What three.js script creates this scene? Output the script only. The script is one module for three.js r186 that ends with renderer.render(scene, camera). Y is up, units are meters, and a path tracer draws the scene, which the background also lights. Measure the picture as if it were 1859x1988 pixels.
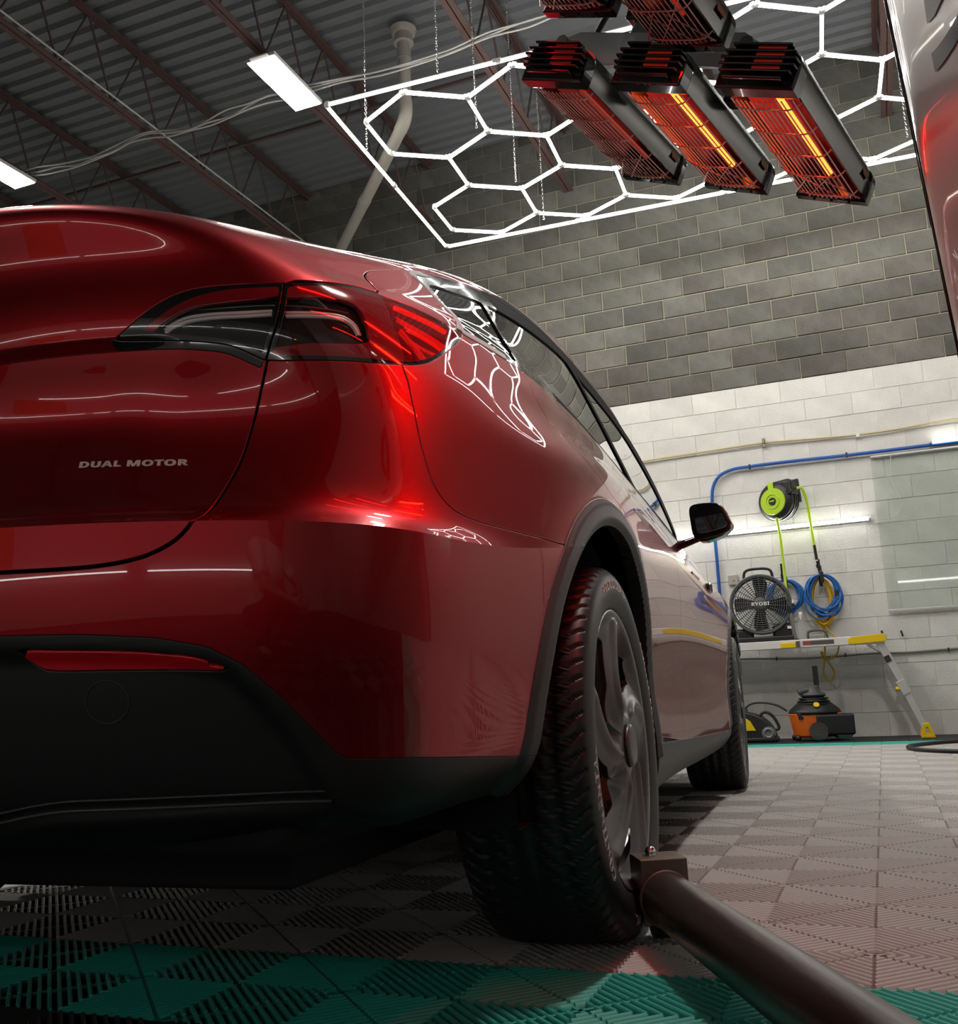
import * as THREE from 'three';
import { RectAreaLightUniformsLib } from 'three/addons/lights/RectAreaLightUniformsLib.js';
import { RoundedBoxGeometry } from 'three/addons/geometries/RoundedBoxGeometry.js';
import { mergeGeometries, mergeVertices, toCreasedNormals } from 'three/addons/utils/BufferGeometryUtils.js';
import { MarchingCubes } from 'three/addons/objects/MarchingCubes.js';
import { FontLoader } from 'three/addons/loaders/FontLoader.js';
import { TextGeometry } from 'three/addons/geometries/TextGeometry.js';

// ---------- camera, backdrop, exposure ----------
const scene = new THREE.Scene();
const camera = new THREE.PerspectiveCamera(2 * Math.atan(994 / 1917.65) * 180 / Math.PI, 1859 / 1988, 0.05, 60);
camera.position.set(0.26476, 0.44819, 1.69514);
camera.rotation.set(0.188352, 0.375961, -0.04356, 'YXZ');
scene.add(camera);
scene.background = new THREE.Color(0x000000);            // a closed room: nothing of the sky gets in
const renderer = new THREE.WebGLRenderer({ antialias: true });
renderer.toneMapping = THREE.LinearToneMapping;
renderer.toneMappingExposure = 1.0;
renderer.shadowMap.enabled = true;
RectAreaLightUniformsLib.init();
const CEILING_PANEL = 180, HEX_TUBE = 46, WALL_TUBE = 52, HEATER = 1.0;       // radiance of the lamps

// ---------- helpers ----------
const V = (x, y, z) => new THREE.Vector3(x, y, z);
const used = new Map();
function numbered(name) {
  const n = used.get(name) ?? 0; used.set(name, n + 1);
  return n ? name + '_' + String(n).padStart(3, '0') : name;
}
function rng(seed) { let s = seed >>> 0; return () => { s = (s + 0x6D2B79F5) >>> 0; let t = s; t = Math.imul(t ^ (t >>> 15), t | 1); t ^= t + Math.imul(t ^ (t >>> 7), t | 61); return ((t ^ (t >>> 14)) >>> 0) / 4294967296; }; }
const shade = (m) => { m.castShadow = m.receiveShadow = true; return m; };
function thing(name, label, category, [x, y, z] = [0, 0, 0], turn = 0, group) {
  const o = new THREE.Group(); o.name = numbered(name); scene.add(o);
  o.position.set(x, y, z); o.rotation.y = turn; o.userData = { label, category };
  if (group) o.userData.group = group;
  return o;
}
function tag(o, label, category, group) { Object.assign(o.userData, { label, category }); if (group) o.userData.group = group; return o; }
function plain(g) {                                   // one shape for merging: no index, position, normal, uv only
  let q = g.index ? g.toNonIndexed() : g.clone();
  for (const k of Object.keys(q.attributes)) if (!['position', 'normal', 'uv'].includes(k)) q.deleteAttribute(k);
  if (!q.attributes.normal) q.computeVertexNormals();
  if (!q.attributes.uv) q.setAttribute('uv', new THREE.BufferAttribute(new Float32Array(q.attributes.position.count * 2), 2));
  return q;
}
const join = (list) => list.length === 1 ? list[0] : mergeGeometries(list.map(plain));
function obj(name, geoms, material, parent = scene) {
  const m = shade(new THREE.Mesh(Array.isArray(geoms) ? join(geoms) : geoms, material));
  m.name = parent === scene ? numbered(name) : name; parent.add(m); return m;
}
function struct(name, geoms, material, parent = scene) { const m = obj(name, geoms, material, parent); if (parent === scene) m.userData.kind = 'structure'; return m; }
function stuff(m) { m.userData.kind = 'stuff'; return m; }
const at = (g, x, y, z, rx = 0, ry = 0, rz = 0) => { if (rx || ry || rz) g.applyMatrix4(new THREE.Matrix4().makeRotationFromEuler(new THREE.Euler(rx, ry, rz))); g.translate(x, y, z); return g; };
const box = (w, h, d, x = 0, y = 0, z = 0, r = 0.004) => at(r > 0 ? new RoundedBoxGeometry(w, h, d, 2, Math.min(r, w / 2.01, h / 2.01, d / 2.01)) : new THREE.BoxGeometry(w, h, d), x, y, z);
const cyl = (r1, r2, h, x = 0, y = 0, z = 0, seg = 24) => at(new THREE.CylinderGeometry(r1, r2, h, seg), x, y, z);
function rod(a, b, r, seg = 10, r2 = r) {             // a round bar from point a to point b
  const p = V(...a), q = V(...b), d = q.clone().sub(p), g = new THREE.CylinderGeometry(r2, r, d.length(), seg);
  g.applyQuaternion(new THREE.Quaternion().setFromUnitVectors(V(0, 1, 0), d.clone().normalize()));
  g.translate(...p.add(q).multiplyScalar(.5).toArray()); return g;
}
function beam(a, b, w, h, up = V(0, 1, 0), r = 0.003) {          // a square bar from a to b: w across, h along up
  const p = V(...a), q = V(...b), d = q.clone().sub(p), L = d.length(), z = d.normalize(), x = up.clone().cross(z).normalize(), y = z.clone().cross(x);
  const g = r ? new RoundedBoxGeometry(w, h, L, 1, r) : new THREE.BoxGeometry(w, h, L);
  g.applyMatrix4(new THREE.Matrix4().makeBasis(x, y, z).setPosition(p.add(q).multiplyScalar(.5))); return g;
}
const tube = (pts, r, seg = 40, rad = 8, closed = false) => new THREE.TubeGeometry(new THREE.CatmullRomCurve3(pts.map((p) => V(...p)), closed, 'centripetal'), seg, r, rad, closed);
const lathe = (pts, seg = 48) => new THREE.LatheGeometry(pts.map((p) => new THREE.Vector2(p[0], p[1])), seg);
function plate(pts, depth, bevel = 0, curve = 6) {        // an outline in x, y pulled along z
  const s = new THREE.Shape(pts.map((p) => new THREE.Vector2(p[0], p[1])));
  return new THREE.ExtrudeGeometry(s, { depth, bevelEnabled: bevel > 0, bevelSize: bevel, bevelThickness: bevel, bevelSegments: 2, curveSegments: curve });
}
const font = await new FontLoader().loadAsync('fonts/droid/droid_sans_bold.typeface.json');
function text(str, size, depth, bevel = 0) {
  const g = new TextGeometry(str, { font, size, depth, curveSegments: 4, bevelEnabled: bevel > 0, bevelSize: bevel, bevelThickness: bevel, bevelSegments: 1 });
  g.computeBoundingBox(); const b = g.boundingBox; g.translate(-(b.min.x + b.max.x) / 2, -(b.min.y + b.max.y) / 2, 0); return g;
}
// ---------- value noise textures ----------
function noiseField(n, seed, octaves = 5, base = 4) {      // tileable, 0..1
  const R = rng(seed), out = new Float32Array(n * n); let amp = 1, tot = 0;
  for (let o = 0, f = base; o < octaves; o++, f *= 2, amp *= .55) {
    const g = new Float32Array(f * f); for (let i = 0; i < f * f; i++) g[i] = R();
    for (let y = 0; y < n; y++) for (let x = 0; x < n; x++) {
      const u = x / n * f, v = y / n * f, i = u | 0, j = v | 0, a = u - i, b = v - j, sa = a * a * (3 - 2 * a), sb = b * b * (3 - 2 * b);
      const q = (p, r) => g[(r % f) * f + p % f];
      out[y * n + x] += amp * ((q(i, j) * (1 - sa) + q(i + 1, j) * sa) * (1 - sb) + (q(i, j + 1) * (1 - sa) + q(i + 1, j + 1) * sa) * sb);
    }
    tot += amp;
  }
  let lo = 1e9, hi = -1e9; for (const q of out) { lo = Math.min(lo, q); hi = Math.max(hi, q); }
  for (let i = 0; i < out.length; i++) out[i] = (out[i] - lo) / (hi - lo);
  return out;
}
function dataTex(n, f, srgb = false) {                     // f(i) -> [r, g, b] 0..1
  const d = new Uint8Array(n * n * 4);
  for (let i = 0; i < n * n; i++) { const c = f(i); d[i * 4] = c[0] * 255; d[i * 4 + 1] = c[1] * 255; d[i * 4 + 2] = c[2] * 255; d[i * 4 + 3] = 255; }
  const t = new THREE.DataTexture(d, n, n); t.wrapS = t.wrapT = THREE.RepeatWrapping; t.magFilter = THREE.LinearFilter; t.minFilter = THREE.LinearMipmapLinearFilter; t.generateMipmaps = true;
  if (srgb) t.colorSpace = THREE.SRGBColorSpace; t.needsUpdate = true; return t;
}
const cl = (x) => Math.min(1, Math.max(0, x));
const N1 = noiseField(512, 11, 6, 4), N2 = noiseField(512, 23, 3, 64), N3 = noiseField(512, 37, 7, 3);
const grit = dataTex(512, (i) => { const k = cl(.35 * N1[i] + .65 * N2[i]); return [k, k, k]; });
const mottle = (lo, hi, speck) => dataTex(512, (i) => { let k = lo + (hi - lo) * (.55 * N3[i] + .45 * N1[i]); if (N2[i] > .74) k += speck; if (N2[i] < .24) k -= speck * 1.4; k = cl(k); return [k, k * .995, k * .98]; });
const std = (color, roughness = .6, metalness = 0, extra = {}) => new THREE.MeshStandardMaterial({ color, roughness, metalness, ...extra });
const phys = (color, roughness, metalness, extra = {}) => new THREE.MeshPhysicalMaterial({ color, roughness, metalness, ...extra });
// ---------- the room ----------
const ZW = -7.6, X0 = -10.6, X1 = 5.2, ZB = 5.6, YC = 6.42;
const M = {};
const blockTex = mottle(.52, .98, .12), paintTex = mottle(.82, 1, .05);
M.mortar = std(new THREE.Color(.30, .28, .20), .95, 0, { bumpMap: grit, bumpScale: .003 });
M.wallpaint = std(new THREE.Color(.74, .735, .71), .75, 0, { map: paintTex, bumpMap: grit, bumpScale: .002 });
M.sidewalls = std(new THREE.Color(.52, .515, .50), .75, 0, { map: paintTex, bumpMap: grit, bumpScale: .002 });  // darker copy of the wall paint, so these walls bounce less light
M.bareblock = std(new THREE.Color(.13, .13, .12), .92, 0, { map: blockTex, bumpMap: grit, bumpScale: .003 });
M.slab = std(new THREE.Color(.022, .021, .02), .95);
M.deck = std(new THREE.Color(.20, .212, .232), .7, .25, { map: paintTex });
M.rust = std(new THREE.Color(.10, .055, .05), .75, .1);
M.web = std(new THREE.Color(.10, .07, .07), .75, .1);
struct('floor', at(new THREE.BoxGeometry(X1 - X0 + .4, .1, ZB - ZW + .4), (X0 + X1) / 2, -.066, (ZB + ZW) / 2), M.slab);
const wallBack = struct('wall_back', at(new THREE.BoxGeometry(X1 - X0 + .4, YC + .2, .2), (X0 + X1) / 2, YC / 2, ZW - .108), M.mortar);
const wallLeft = struct('wall_left', at(new THREE.BoxGeometry(.2, YC + .2, ZB - ZW), X0 - .1, YC / 2, (ZB + ZW) / 2), M.sidewalls);
const wallRight = struct('wall_right', at(new THREE.BoxGeometry(.2, YC + .2, ZB - ZW), X1 + .1, YC / 2, (ZB + ZW) / 2), M.sidewalls);
const wallFront = struct('wall_front', at(new THREE.BoxGeometry(X1 - X0 + .4, YC + .2, .2), (X0 + X1) / 2, YC / 2, ZB + .1), M.sidewalls);
struct('painted_band', at(new THREE.BoxGeometry(.02, 3.2512, ZB - ZW - .05), X0 + .008, 1.6256, (ZB + ZW) / 2), M.sidewalls, wallLeft); struct('painted_band', at(new THREE.BoxGeometry(.02, 3.2512, ZB - ZW - .05), X1 - .008, 1.6256, (ZB + ZW) / 2), M.sidewalls, wallRight); struct('painted_band', at(new THREE.BoxGeometry(X1 - X0 - .05, 3.2512, .02), (X0 + X1) / 2, 1.6256, ZB - .008), M.sidewalls, wallFront);
for (const w of [wallLeft, wallRight, wallFront]) w.material = M.bareblock;
{ // ribbed steel deck: flutes along x
  const p = .152, n = Math.round((ZB - ZW + .3) / p), prof = [];
  for (let i = 0; i <= n; i++) { const z = ZW - .1 + i * p; prof.push([z, 0], [z + .05, 0], [z + .072, .038], [z + .13, .038]); }
  const pos = [], idx = [];
  prof.forEach(([z, y]) => { pos.push(X0, YC + y - .04, z, X1, YC + y - .04, z); });
  for (let i = 0; i < prof.length - 1; i++) { const a = 2 * i; idx.push(a, a + 1, a + 2, a + 1, a + 3, a + 2); }
  const g = new THREE.BufferGeometry(); g.setAttribute('position', new THREE.Float32BufferAttribute(pos, 3)); g.setIndex(idx);
  const q = g.toNonIndexed(); q.computeVertexNormals();
  struct('ceiling', [q, at(new THREE.BoxGeometry(X1 - X0 + .4, .1, ZB - ZW + .4), (X0 + X1) / 2, YC + .06, (ZB + ZW) / 2)], M.deck);
}
{ // concrete blocks of the far wall: bare grey above the sixteenth course, painted white below
  const BL = .4064, BH = .2032, J = .0095, mats = [], R = rng(5);
  for (let k = 0; k < 9; k++) { const a = .72 + .07 * ((k * 5) % 9), w = (k % 3) * .02; mats.push(std(new THREE.Color(.150 * a + w * .2, .149 * a, .135 * a), .92, 0, { map: blockTex, bumpMap: grit, bumpScale: .0035 })); }
  const whites = []; for (let k = 0; k < 4; k++) { const a = .95 + .02 * k; whites.push(std(new THREE.Color(.72 * a, .715 * a, .69 * a), .7, 0, { map: paintTex, bumpMap: grit, bumpScale: .0025 })); }
  const shape = (w, h, dep, c, seed) => {             // a front face with four chamfers running back, 10 triangles
    const R2 = rng(seed), W = w / 2, H = h / 2, pos = [], nor = [], uv = [], ou = R2() * 3, ov = R2() * 3, z = dep;
    const quad = (a, b, q, d) => { const e1 = V(...b).sub(V(...a)), e2 = V(...d).sub(V(...a)), n = e1.cross(e2).normalize(); for (const p of [a, b, q, a, q, d]) { pos.push(...p); nor.push(n.x, n.y, n.z); uv.push(ou + p[0] * 1.7, ov + p[1] * 1.7); } };
    const f = [[-W + c, -H + c, z], [W - c, -H + c, z], [W - c, H - c, z], [-W + c, H - c, z]], b = [[-W, -H, 0], [W, -H, 0], [W, H, 0], [-W, H, 0]];
    quad(f[0], f[1], f[2], f[3]); for (let i = 0; i < 4; i++) { const j = (i + 1) % 4; quad(b[i], b[j], f[j], f[i]); }
    const g = new THREE.BufferGeometry(); g.setAttribute('position', new THREE.Float32BufferAttribute(pos, 3)); g.setAttribute('normal', new THREE.Float32BufferAttribute(nor, 3)); g.setAttribute('uv', new THREE.Float32BufferAttribute(uv, 2)); return g;
  };
  const greyG = [], whiteG = [];
  for (let k = 0; k < 6; k++) { greyG.push(shape(BL - J, BH - J, .012 + .0012 * k, .004, 40 + k)); whiteG.push(shape(BL - .0022, BH - .0022, .0105 + .0006 * k, .0020, 60 + k)); }
  struct('paint_bed', at(new THREE.BoxGeometry(X1 - X0 - .1, 3.2512, .02), (X0 + X1) / 2, 1.6256, ZW - .0125), M.wallpaint, wallBack);
  const u0 = -1.7605, cells = [], rowsN = Math.ceil(YC / BH);
  for (let r = 0; r < rowsN; r++) for (let i = -24; i < 18; i++) {
    const x = u0 + (i + .5 + ((r % 2) ? .5 : 0)) * BL, y = (r + .5) * BH;
    if (x < X0 + .2 || x > X1 - .2) continue;
    const seen = x < 2.2 && !(x < -6.2 && y < 4);     // what the camera can see of it
    cells.push({ x, y, r, white: r < 16, seen, d: Math.hypot(x - .26, y - .45, 9.3) + (seen ? 0 : 50) });
  }
  cells.sort((a, b) => a.d - b.d);
  const rest = { g: [], w: [] };
  cells.forEach((q, k) => {
    const a = Math.floor(R() * 6), m = q.white ? whites[Math.floor(R() * 4)] : mats[Math.floor(R() * 9)];
    if (k < 300) { const b = obj('block', q.white ? whiteG[a] : greyG[a], m, wallBack); b.position.set(q.x, q.y, ZW - .009); }
    else rest[q.white ? 'w' : 'g'].push(q);
  });
  for (const [k, name, gg, base] of [['g', 'block_course', greyG[2], std(new THREE.Color(.150, .149, .135), .92, 0, { map: blockTex, bumpMap: grit, bumpScale: .0035 })], ['w', 'painted_block_course', whiteG[2], whites[1]]]) {
    const im = new THREE.InstancedMesh(gg, base, rest[k].length); im.name = name; const c = new THREE.Color();
    rest[k].forEach((q, i) => { im.setMatrixAt(i, new THREE.Matrix4().makeTranslation(q.x, q.y, ZW - .009)); const t = k === 'g' ? .72 + .5 * R() : .95 + .06 * R(); im.setColorAt(i, c.setRGB(t, t, t * .99)); });
    stuff(shade(im)); wallBack.add(im);
  }
}
{ // ribbed interlocking floor tiles, 0.4 m: four cells with ribs running diagonally, alternating like a weave
  const T = .4, C = .2, P = .01572, w = .0084, h = .0155;
  const rib = (a, b, y0) => {                         // a half-round bar between two points on the plan
    const d = [b[0] - a[0], b[1] - a[1]], L = Math.hypot(...d), ux = d[0] / L, uz = d[1] / L, nx = -uz, nz = ux, pos = [], nor = [], K = 4, ring = [];
    for (let k = 0; k <= K; k++) { const t = Math.PI * k / K; ring.push([Math.cos(t) * w / 2, k === 0 || k === K ? -h : Math.sin(t) * .004 - .004, Math.cos(t), Math.sin(t)]); }
    const pt = (e, q) => [e[0] + nx * q[0], q[1], e[1] + nz * q[0]];
    for (let k = 0; k < K; k++) {
      const A = pt(a, ring[k]), B = pt(a, ring[k + 1]), D = pt(b, ring[k]), E = pt(b, ring[k + 1]);
      const na = [nx * ring[k][2], ring[k][3] + .2, nz * ring[k][2]], nb = [nx * ring[k + 1][2], ring[k + 1][3] + .2, nz * ring[k + 1][2]];
      for (const [p, n] of [[A, na], [D, na], [B, nb], [D, na], [E, nb], [B, nb]]) { pos.push(...p); nor.push(...n); }
    }
    for (const [e, s] of [[a, -1], [b, 1]]) for (let k = 1; k < K; k++) { const q = [pt(e, ring[0]), pt(e, ring[k]), pt(e, ring[k + 1])]; if (s > 0) q.reverse(); for (const p of q) { pos.push(...p); nor.push(ux * s, .4, uz * s); } }
    const g = new THREE.BufferGeometry(); g.setAttribute('position', new THREE.Float32BufferAttribute(pos, 3)); g.setAttribute('normal', new THREE.Float32BufferAttribute(nor, 3)); return g;
  };
  const parts = [];
  for (let ci = 0; ci < 2; ci++) for (let cj = 0; cj < 2; cj++) {
    const flip = (ci + cj) % 2 ? 1 : -1, cx = (ci + .5) * C, cz = (cj + .5) * C, H = C / 2, D = H * Math.SQRT2, n = 9;
    for (let k = -n; k < n; k++) {                     // distance along the dotted diagonal
      const t = (k + .5) * P, half = D - Math.abs(t) - .002; if (half < .004) continue;
      const s = Math.SQRT1_2, dir = [s, s * flip], al = [s, -s * flip];
      const c0 = [cx + al[0] * t, cz + al[1] * t];
      for (const e of [-1, 1]) { if (half < .009) continue; parts.push(rib([c0[0] + dir[0] * .0035 * e, c0[1] + dir[1] * .0035 * e], [c0[0] + dir[0] * half * e, c0[1] + dir[1] * half * e])); }
      const q = at(new THREE.BoxGeometry(.0075, .004, P), 0, -.0062, 0); q.rotateY(Math.atan2(al[0], al[1])); q.translate(c0[0], 0, c0[1]); parts.push(plain(q));
    }
  }
  for (const x of [.0012, T - .0012]) { parts.push(at(new THREE.BoxGeometry(.0024, .008, T), x, -.008, T / 2)); parts.push(at(new THREE.BoxGeometry(T, .008, .0024), T / 2, -.008, x)); }
  const g = join(parts), tileMat = (c) => std(c, .52, 0, { bumpMap: grit, bumpScale: .0004 });
  g.translate(-T / 2, 0, -T / 2);
  const grey = tileMat(new THREE.Color(.45, .425, .41)), teal = tileMat(new THREE.Color(.028, .40, .32)), dark = tileMat(new THREE.Color(.022, .022, .022));
  const floor = scene.getObjectByName('floor'), cells = [];
  const z1 = ZW + .02;
  for (let i = -26; i < 13; i++) for (let j = -19; j < 14; j++) {
    const x = (i + .5) * T, z = (j + .5) * T; if (x < X0 + .1 || x > X1 - .1 || z < z1 + .1 || z > ZB - .1) continue;
    const dx = x - .2648, dz = z - 1.695, f = -(dx * Math.sin(.376) + dz * Math.cos(.376)), s = dx * Math.cos(.376) - dz * Math.sin(.376);
    const seen = f > .3 && Math.abs(s) < f * .53 + .4;
    cells.push({ x, z, c: j === 0 ? 't' : j > 0 ? 'd' : j <= -18 ? 'd' : j === -17 ? 't' : 'g', d: f + (seen ? 0 : 100), seen });
  }
  cells.sort((a, b) => a.d - b.d);
  const rest = { g: [], t: [], d: [] }, mm = { g: grey, t: teal, d: dark };
  cells.forEach((q, k) => { if (k < 300 && q.seen) { const m = obj('floor_tile', g, mm[q.c], floor); m.position.set(q.x, 0, q.z); } else rest[q.c].push(q); });
  for (const [k, name] of [['g', 'grey_tile_field'], ['t', 'teal_tile_field'], ['d', 'dark_tile_field']]) {
    const im = new THREE.InstancedMesh(g, mm[k], rest[k].length); im.name = name; rest[k].forEach((q, i) => im.setMatrixAt(i, new THREE.Matrix4().makeTranslation(q.x, 0, q.z))); stuff(shade(im)); floor.add(im);
  }
}
// ---------- car body surface: feature rows (bottom to roof) over stations along the plan outline ----------
function natSpline(t, y) {                       // natural cubic spline through (t, y)
  const n = t.length, m = new Float64Array(n), u = new Float64Array(n);
  for (let i = 1; i < n - 1; i++) {
    const sg = (t[i] - t[i - 1]) / (t[i + 1] - t[i - 1]), q = sg * m[i - 1] + 2;
    m[i] = (sg - 1) / q;
    u[i] = (y[i + 1] - y[i]) / (t[i + 1] - t[i]) - (y[i] - y[i - 1]) / (t[i] - t[i - 1]);
    u[i] = (6 * u[i] / (t[i + 1] - t[i - 1]) - sg * u[i - 1]) / q;
  }
  for (let k = n - 2; k >= 0; k--) m[k] = m[k] * m[k + 1] + u[k];
  return (x) => {
    let lo = 0, hi = n - 1;
    while (hi - lo > 1) { const k = (hi + lo) >> 1; if (t[k] > x) hi = k; else lo = k; }
    const h = t[hi] - t[lo], a = (t[hi] - x) / h, b = (x - t[lo]) / h;
    return a * y[lo] + b * y[hi] + ((a * a * a - a) * m[lo] + (b * b * b - b) * m[hi]) * h * h / 6;
  };
}
const PLAN = [[0, 1.02], [.2, 1.012], [.36, .992], [.49, .963], [.61, .921], [.71, .872], [.78, .815], [.822, .755], [.846, .69], [.868, .6], [.891, .5], [.917, .37], [.938, .22], [.949, .08], [.953, -.1], [.948, -.35], [.938, -.8], [.934, -1.4], [.937, -2.0], [.944, -2.5], [.948, -2.9], [.935, -3.25], [.88, -3.55], [.74, -3.74], [.45, -3.84], [0, -3.87]];
const PS = [0];
for (let i = 1; i < PLAN.length; i++) PS.push(PS[i - 1] + Math.hypot(PLAN[i][0] - PLAN[i - 1][0], PLAN[i][1] - PLAN[i - 1][1]));
const mirrored = (f) => { // symmetric extension at both ends keeps the centre line smooth
  const a = [], b = [];
  for (const i of [2, 1]) { a.push(-PS[i]); b.push(f(i, -1)); }
  PS.forEach((s, i) => { a.push(s); b.push(f(i, 1)); });
  const L = PS[PS.length - 1];
  for (const i of [PS.length - 2, PS.length - 3]) { a.push(2 * L - PS[i]); b.push(f(i, -1)); }
  return natSpline(a, b);
};
const planX = mirrored((i, g) => g * PLAN[i][0]), planZ = mirrored((i) => PLAN[i][1]);
const S_MAX = PS[PS.length - 1];
const COL = [0, 2, 4, 6, 8, 10, 12, 14, 16, 18, 20, 22, 25], CS = COL.map((i) => PS[i]);
const colSpline = (vals, odd) => {
  const n = vals.length, g = odd ? -1 : 1;
  return natSpline([-CS[2], -CS[1], ...CS, 2 * S_MAX - CS[n - 2], 2 * S_MAX - CS[n - 3]], [g * vals[2], g * vals[1], ...vals, g * vals[n - 2], g * vals[n - 3]]);
};
// rows given as [y over 13 stations], [inset from the plan outline over 13 stations]
const LOWROWS = [
  [[.275, .275, .278, .285, .29, .31, .28, .22, .20, .20, .22, .22, .20], [.16, .16, .15, .12, .10, .07, .06, .06, .07, .07, .06, .1, .15]],
  [[.31, .31, .315, .32, .325, .355, .33, .27, .25, .25, .27, .28, .28], [.085, .085, .075, .058, .045, .028, .022, .022, .024, .024, .02, .04, .06]],
  [[.39, .39, .39, .40, .40, .42, .40, .34, .32, .32, .34, .36, .36], [.042, .042, .04, .033, .024, .012, .008, .01, .014, .014, .01, .02, .03]],
  [[.51, .51, .51, .51, .51, .51, .51, .48, .47, .47, .49, .5, .5], [.012, .012, .012, .01, .007, .003, .001, .012, .024, .022, .004, .004, .0]],
  [[.61, .61, .61, .605, .60, .60, .61, .62, .62, .61, .61, .61, .61], [.001, .001, .001, .001, 0, 0, 0, .004, .010, .008, 0, 0, 0]],
  [[.686, .684, .680, .674, .668, .676, .71, .73, .735, .72, .71, .70, .69], [0, 0, 0, 0, 0, 0, 0, .001, .002, .002, 0, .005, .01]],
  [[.71, .708, .704, .698, .694, .704, .745, .77, .775, .76, .75, .74, .73], [.058, .057, .051, .037, .021, .010, .003, .001, .002, .002, .002, .01, .02]],
  [[.785, .783, .778, .772, .770, .78, .82, .85, .86, .835, .815, .80, .79], [.100, .099, .091, .066, .045, .029, .015, .012, .010, .010, .014, .03, .05]],
  [[.87, .868, .865, .86, .862, .872, .90, .92, .925, .895, .865, .85, .84], [.118, .117, .107, .081, .060, .047, .042, .036, .034, .034, .034, .08, .12]],
];
const UPROWS = [
  [[0, .955, .906], [.348, .955, .898], [.588, .95, .834], [.733, .94, .745], [.786, .938, .634], [.826, .945, .47], [.862, .96, .21], [.882, .97, -.1], [.884, .965, -.8], [.878, .935, -2.0], [.872, .895, -2.9], [.79, .83, -3.4], [0, .80, -3.66]],
  [[0, 1.03, .904], [.347, 1.03, .895], [.582, 1.02, .832], [.719, 1.0, .739], [.768, 1.0, .616], [.804, 1.01, .46], [.842, 1.02, .2], [.862, 1.02, -.1], [.866, 1.01, -.8], [.86, .975, -2.0], [.852, .92, -2.85], [.74, .85, -3.3], [0, .83, -3.5]],
  [[0, 1.10, .90], [.345, 1.095, .889], [.568, 1.075, .826], [.70, 1.045, .724], [.752, 1.045, .60], [.789, 1.058, .445], [.826, 1.062, .19], [.846, 1.055, -.1], [.85, 1.038, -.8], [.844, 1.003, -2.0], [.82, .95, -2.72], [.68, .885, -3.1], [0, .87, -3.25]],
  [[0, 1.18, .912], [.345, 1.163, .897], [.552, 1.118, .822], [.676, 1.078, .70], [.736, 1.08, .57], [.775, 1.095, .415], [.812, 1.097, .17], [.832, 1.083, -.1], [.836, 1.062, -.8], [.830, 1.026, -2.0], [.77, .98, -2.5], [.6, .97, -2.75], [0, .98, -2.85]],
  [[0, 1.208, .878], [.34, 1.187, .862], [.545, 1.148, .782], [.66, 1.108, .655], [.718, 1.115, .52], [.757, 1.130, .36], [.795, 1.133, .12], [.816, 1.12, -.14], [.82, 1.10, -.82], [.814, 1.07, -2.06], [.71, 1.05, -2.32], [.5, 1.05, -2.48], [0, 1.06, -2.58]],
  [[0, 1.250, .70], [.33, 1.245, .68], [.53, 1.220, .60], [.634, 1.212, .455], [.682, 1.228, .31], [.72, 1.238, .15], [.755, 1.238, -.06], [.777, 1.228, -.3], [.781, 1.212, -.86], [.776, 1.21, -2.0], [.665, 1.17, -2.24], [.45, 1.175, -2.37], [0, 1.185, -2.46]],
  [[0, 1.43, .15], [.32, 1.42, .13], [.515, 1.392, .06], [.606, 1.40, -.04], [.645, 1.41, -.16], [.674, 1.415, -.3], [.696, 1.414, -.46], [.709, 1.408, -.62], [.713, 1.402, -.95], [.702, 1.402, -1.80], [.60, 1.355, -1.88], [.395, 1.37, -1.98], [0, 1.382, -2.04]],
  [[0, 1.56, -.40], [.31, 1.55, -.42], [.485, 1.517, -.46], [.566, 1.507, -.52], [.598, 1.513, -.6], [.618, 1.518, -.68], [.632, 1.524, -.78], [.64, 1.53, -.88], [.642, 1.533, -1.05], [.63, 1.525, -1.5], [.525, 1.5, -1.56], [.345, 1.51, -1.6], [0, 1.523, -1.63]],
  [[0, 1.604, -.85], [.27, 1.596, -.86], [.41, 1.578, -.88], [.48, 1.57, -.9], [.51, 1.572, -.93], [.53, 1.575, -.97], [.54, 1.58, -1.0], [.545, 1.583, -1.05], [.54, 1.585, -1.12], [.5, 1.58, -1.22], [.4, 1.578, -1.24], [.26, 1.58, -1.25], [0, 1.585, -1.25]],
  [[0, 1.618, -1.03], [.05, 1.618, -1.03], [.08, 1.618, -1.035], [.1, 1.617, -1.04], [.11, 1.617, -1.045], [.115, 1.617, -1.05], [.118, 1.617, -1.06], [.118, 1.617, -1.07], [.115, 1.617, -1.08], [.1, 1.617, -1.09], [.08, 1.617, -1.095], [.05, 1.617, -1.1], [0, 1.617, -1.1]],
];
const CREASE = 5, NROWS = LOWROWS.length + UPROWS.length;
const VK = [0, .055, .145, .255, .35, .425, .462, .555, .65, .73, .80, .87, .945, .995, 1.18, 1.72, 2.26, 2.70, 2.90];
const ROWF = [];
for (const [ys, ins] of LOWROWS) {
  const fy = colSpline(ys), fi = colSpline(ins);
  ROWF.push((s) => {
    const e = 1e-3, tx = planX(s + e) - planX(s - e), tz = planZ(s + e) - planZ(s - e), l = Math.hypot(tx, tz), k = fi(s);
    return [planX(s) + k * tz / l, fy(s), planZ(s) - k * tx / l];   // the inward normal of the outline
  });
}
for (const pts of UPROWS) {
  const fx = colSpline(pts.map((q) => q[0]), true), fy = colSpline(pts.map((q) => q[1])), fz = colSpline(pts.map((q) => q[2]));
  ROWF.push((s) => [fx(s), fy(s), fz(s)]);
}
const smooth01 = (a, b, x) => { const t = Math.min(1, Math.max(0, (x - a) / (b - a))); return t * t * (3 - 2 * t); };
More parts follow.
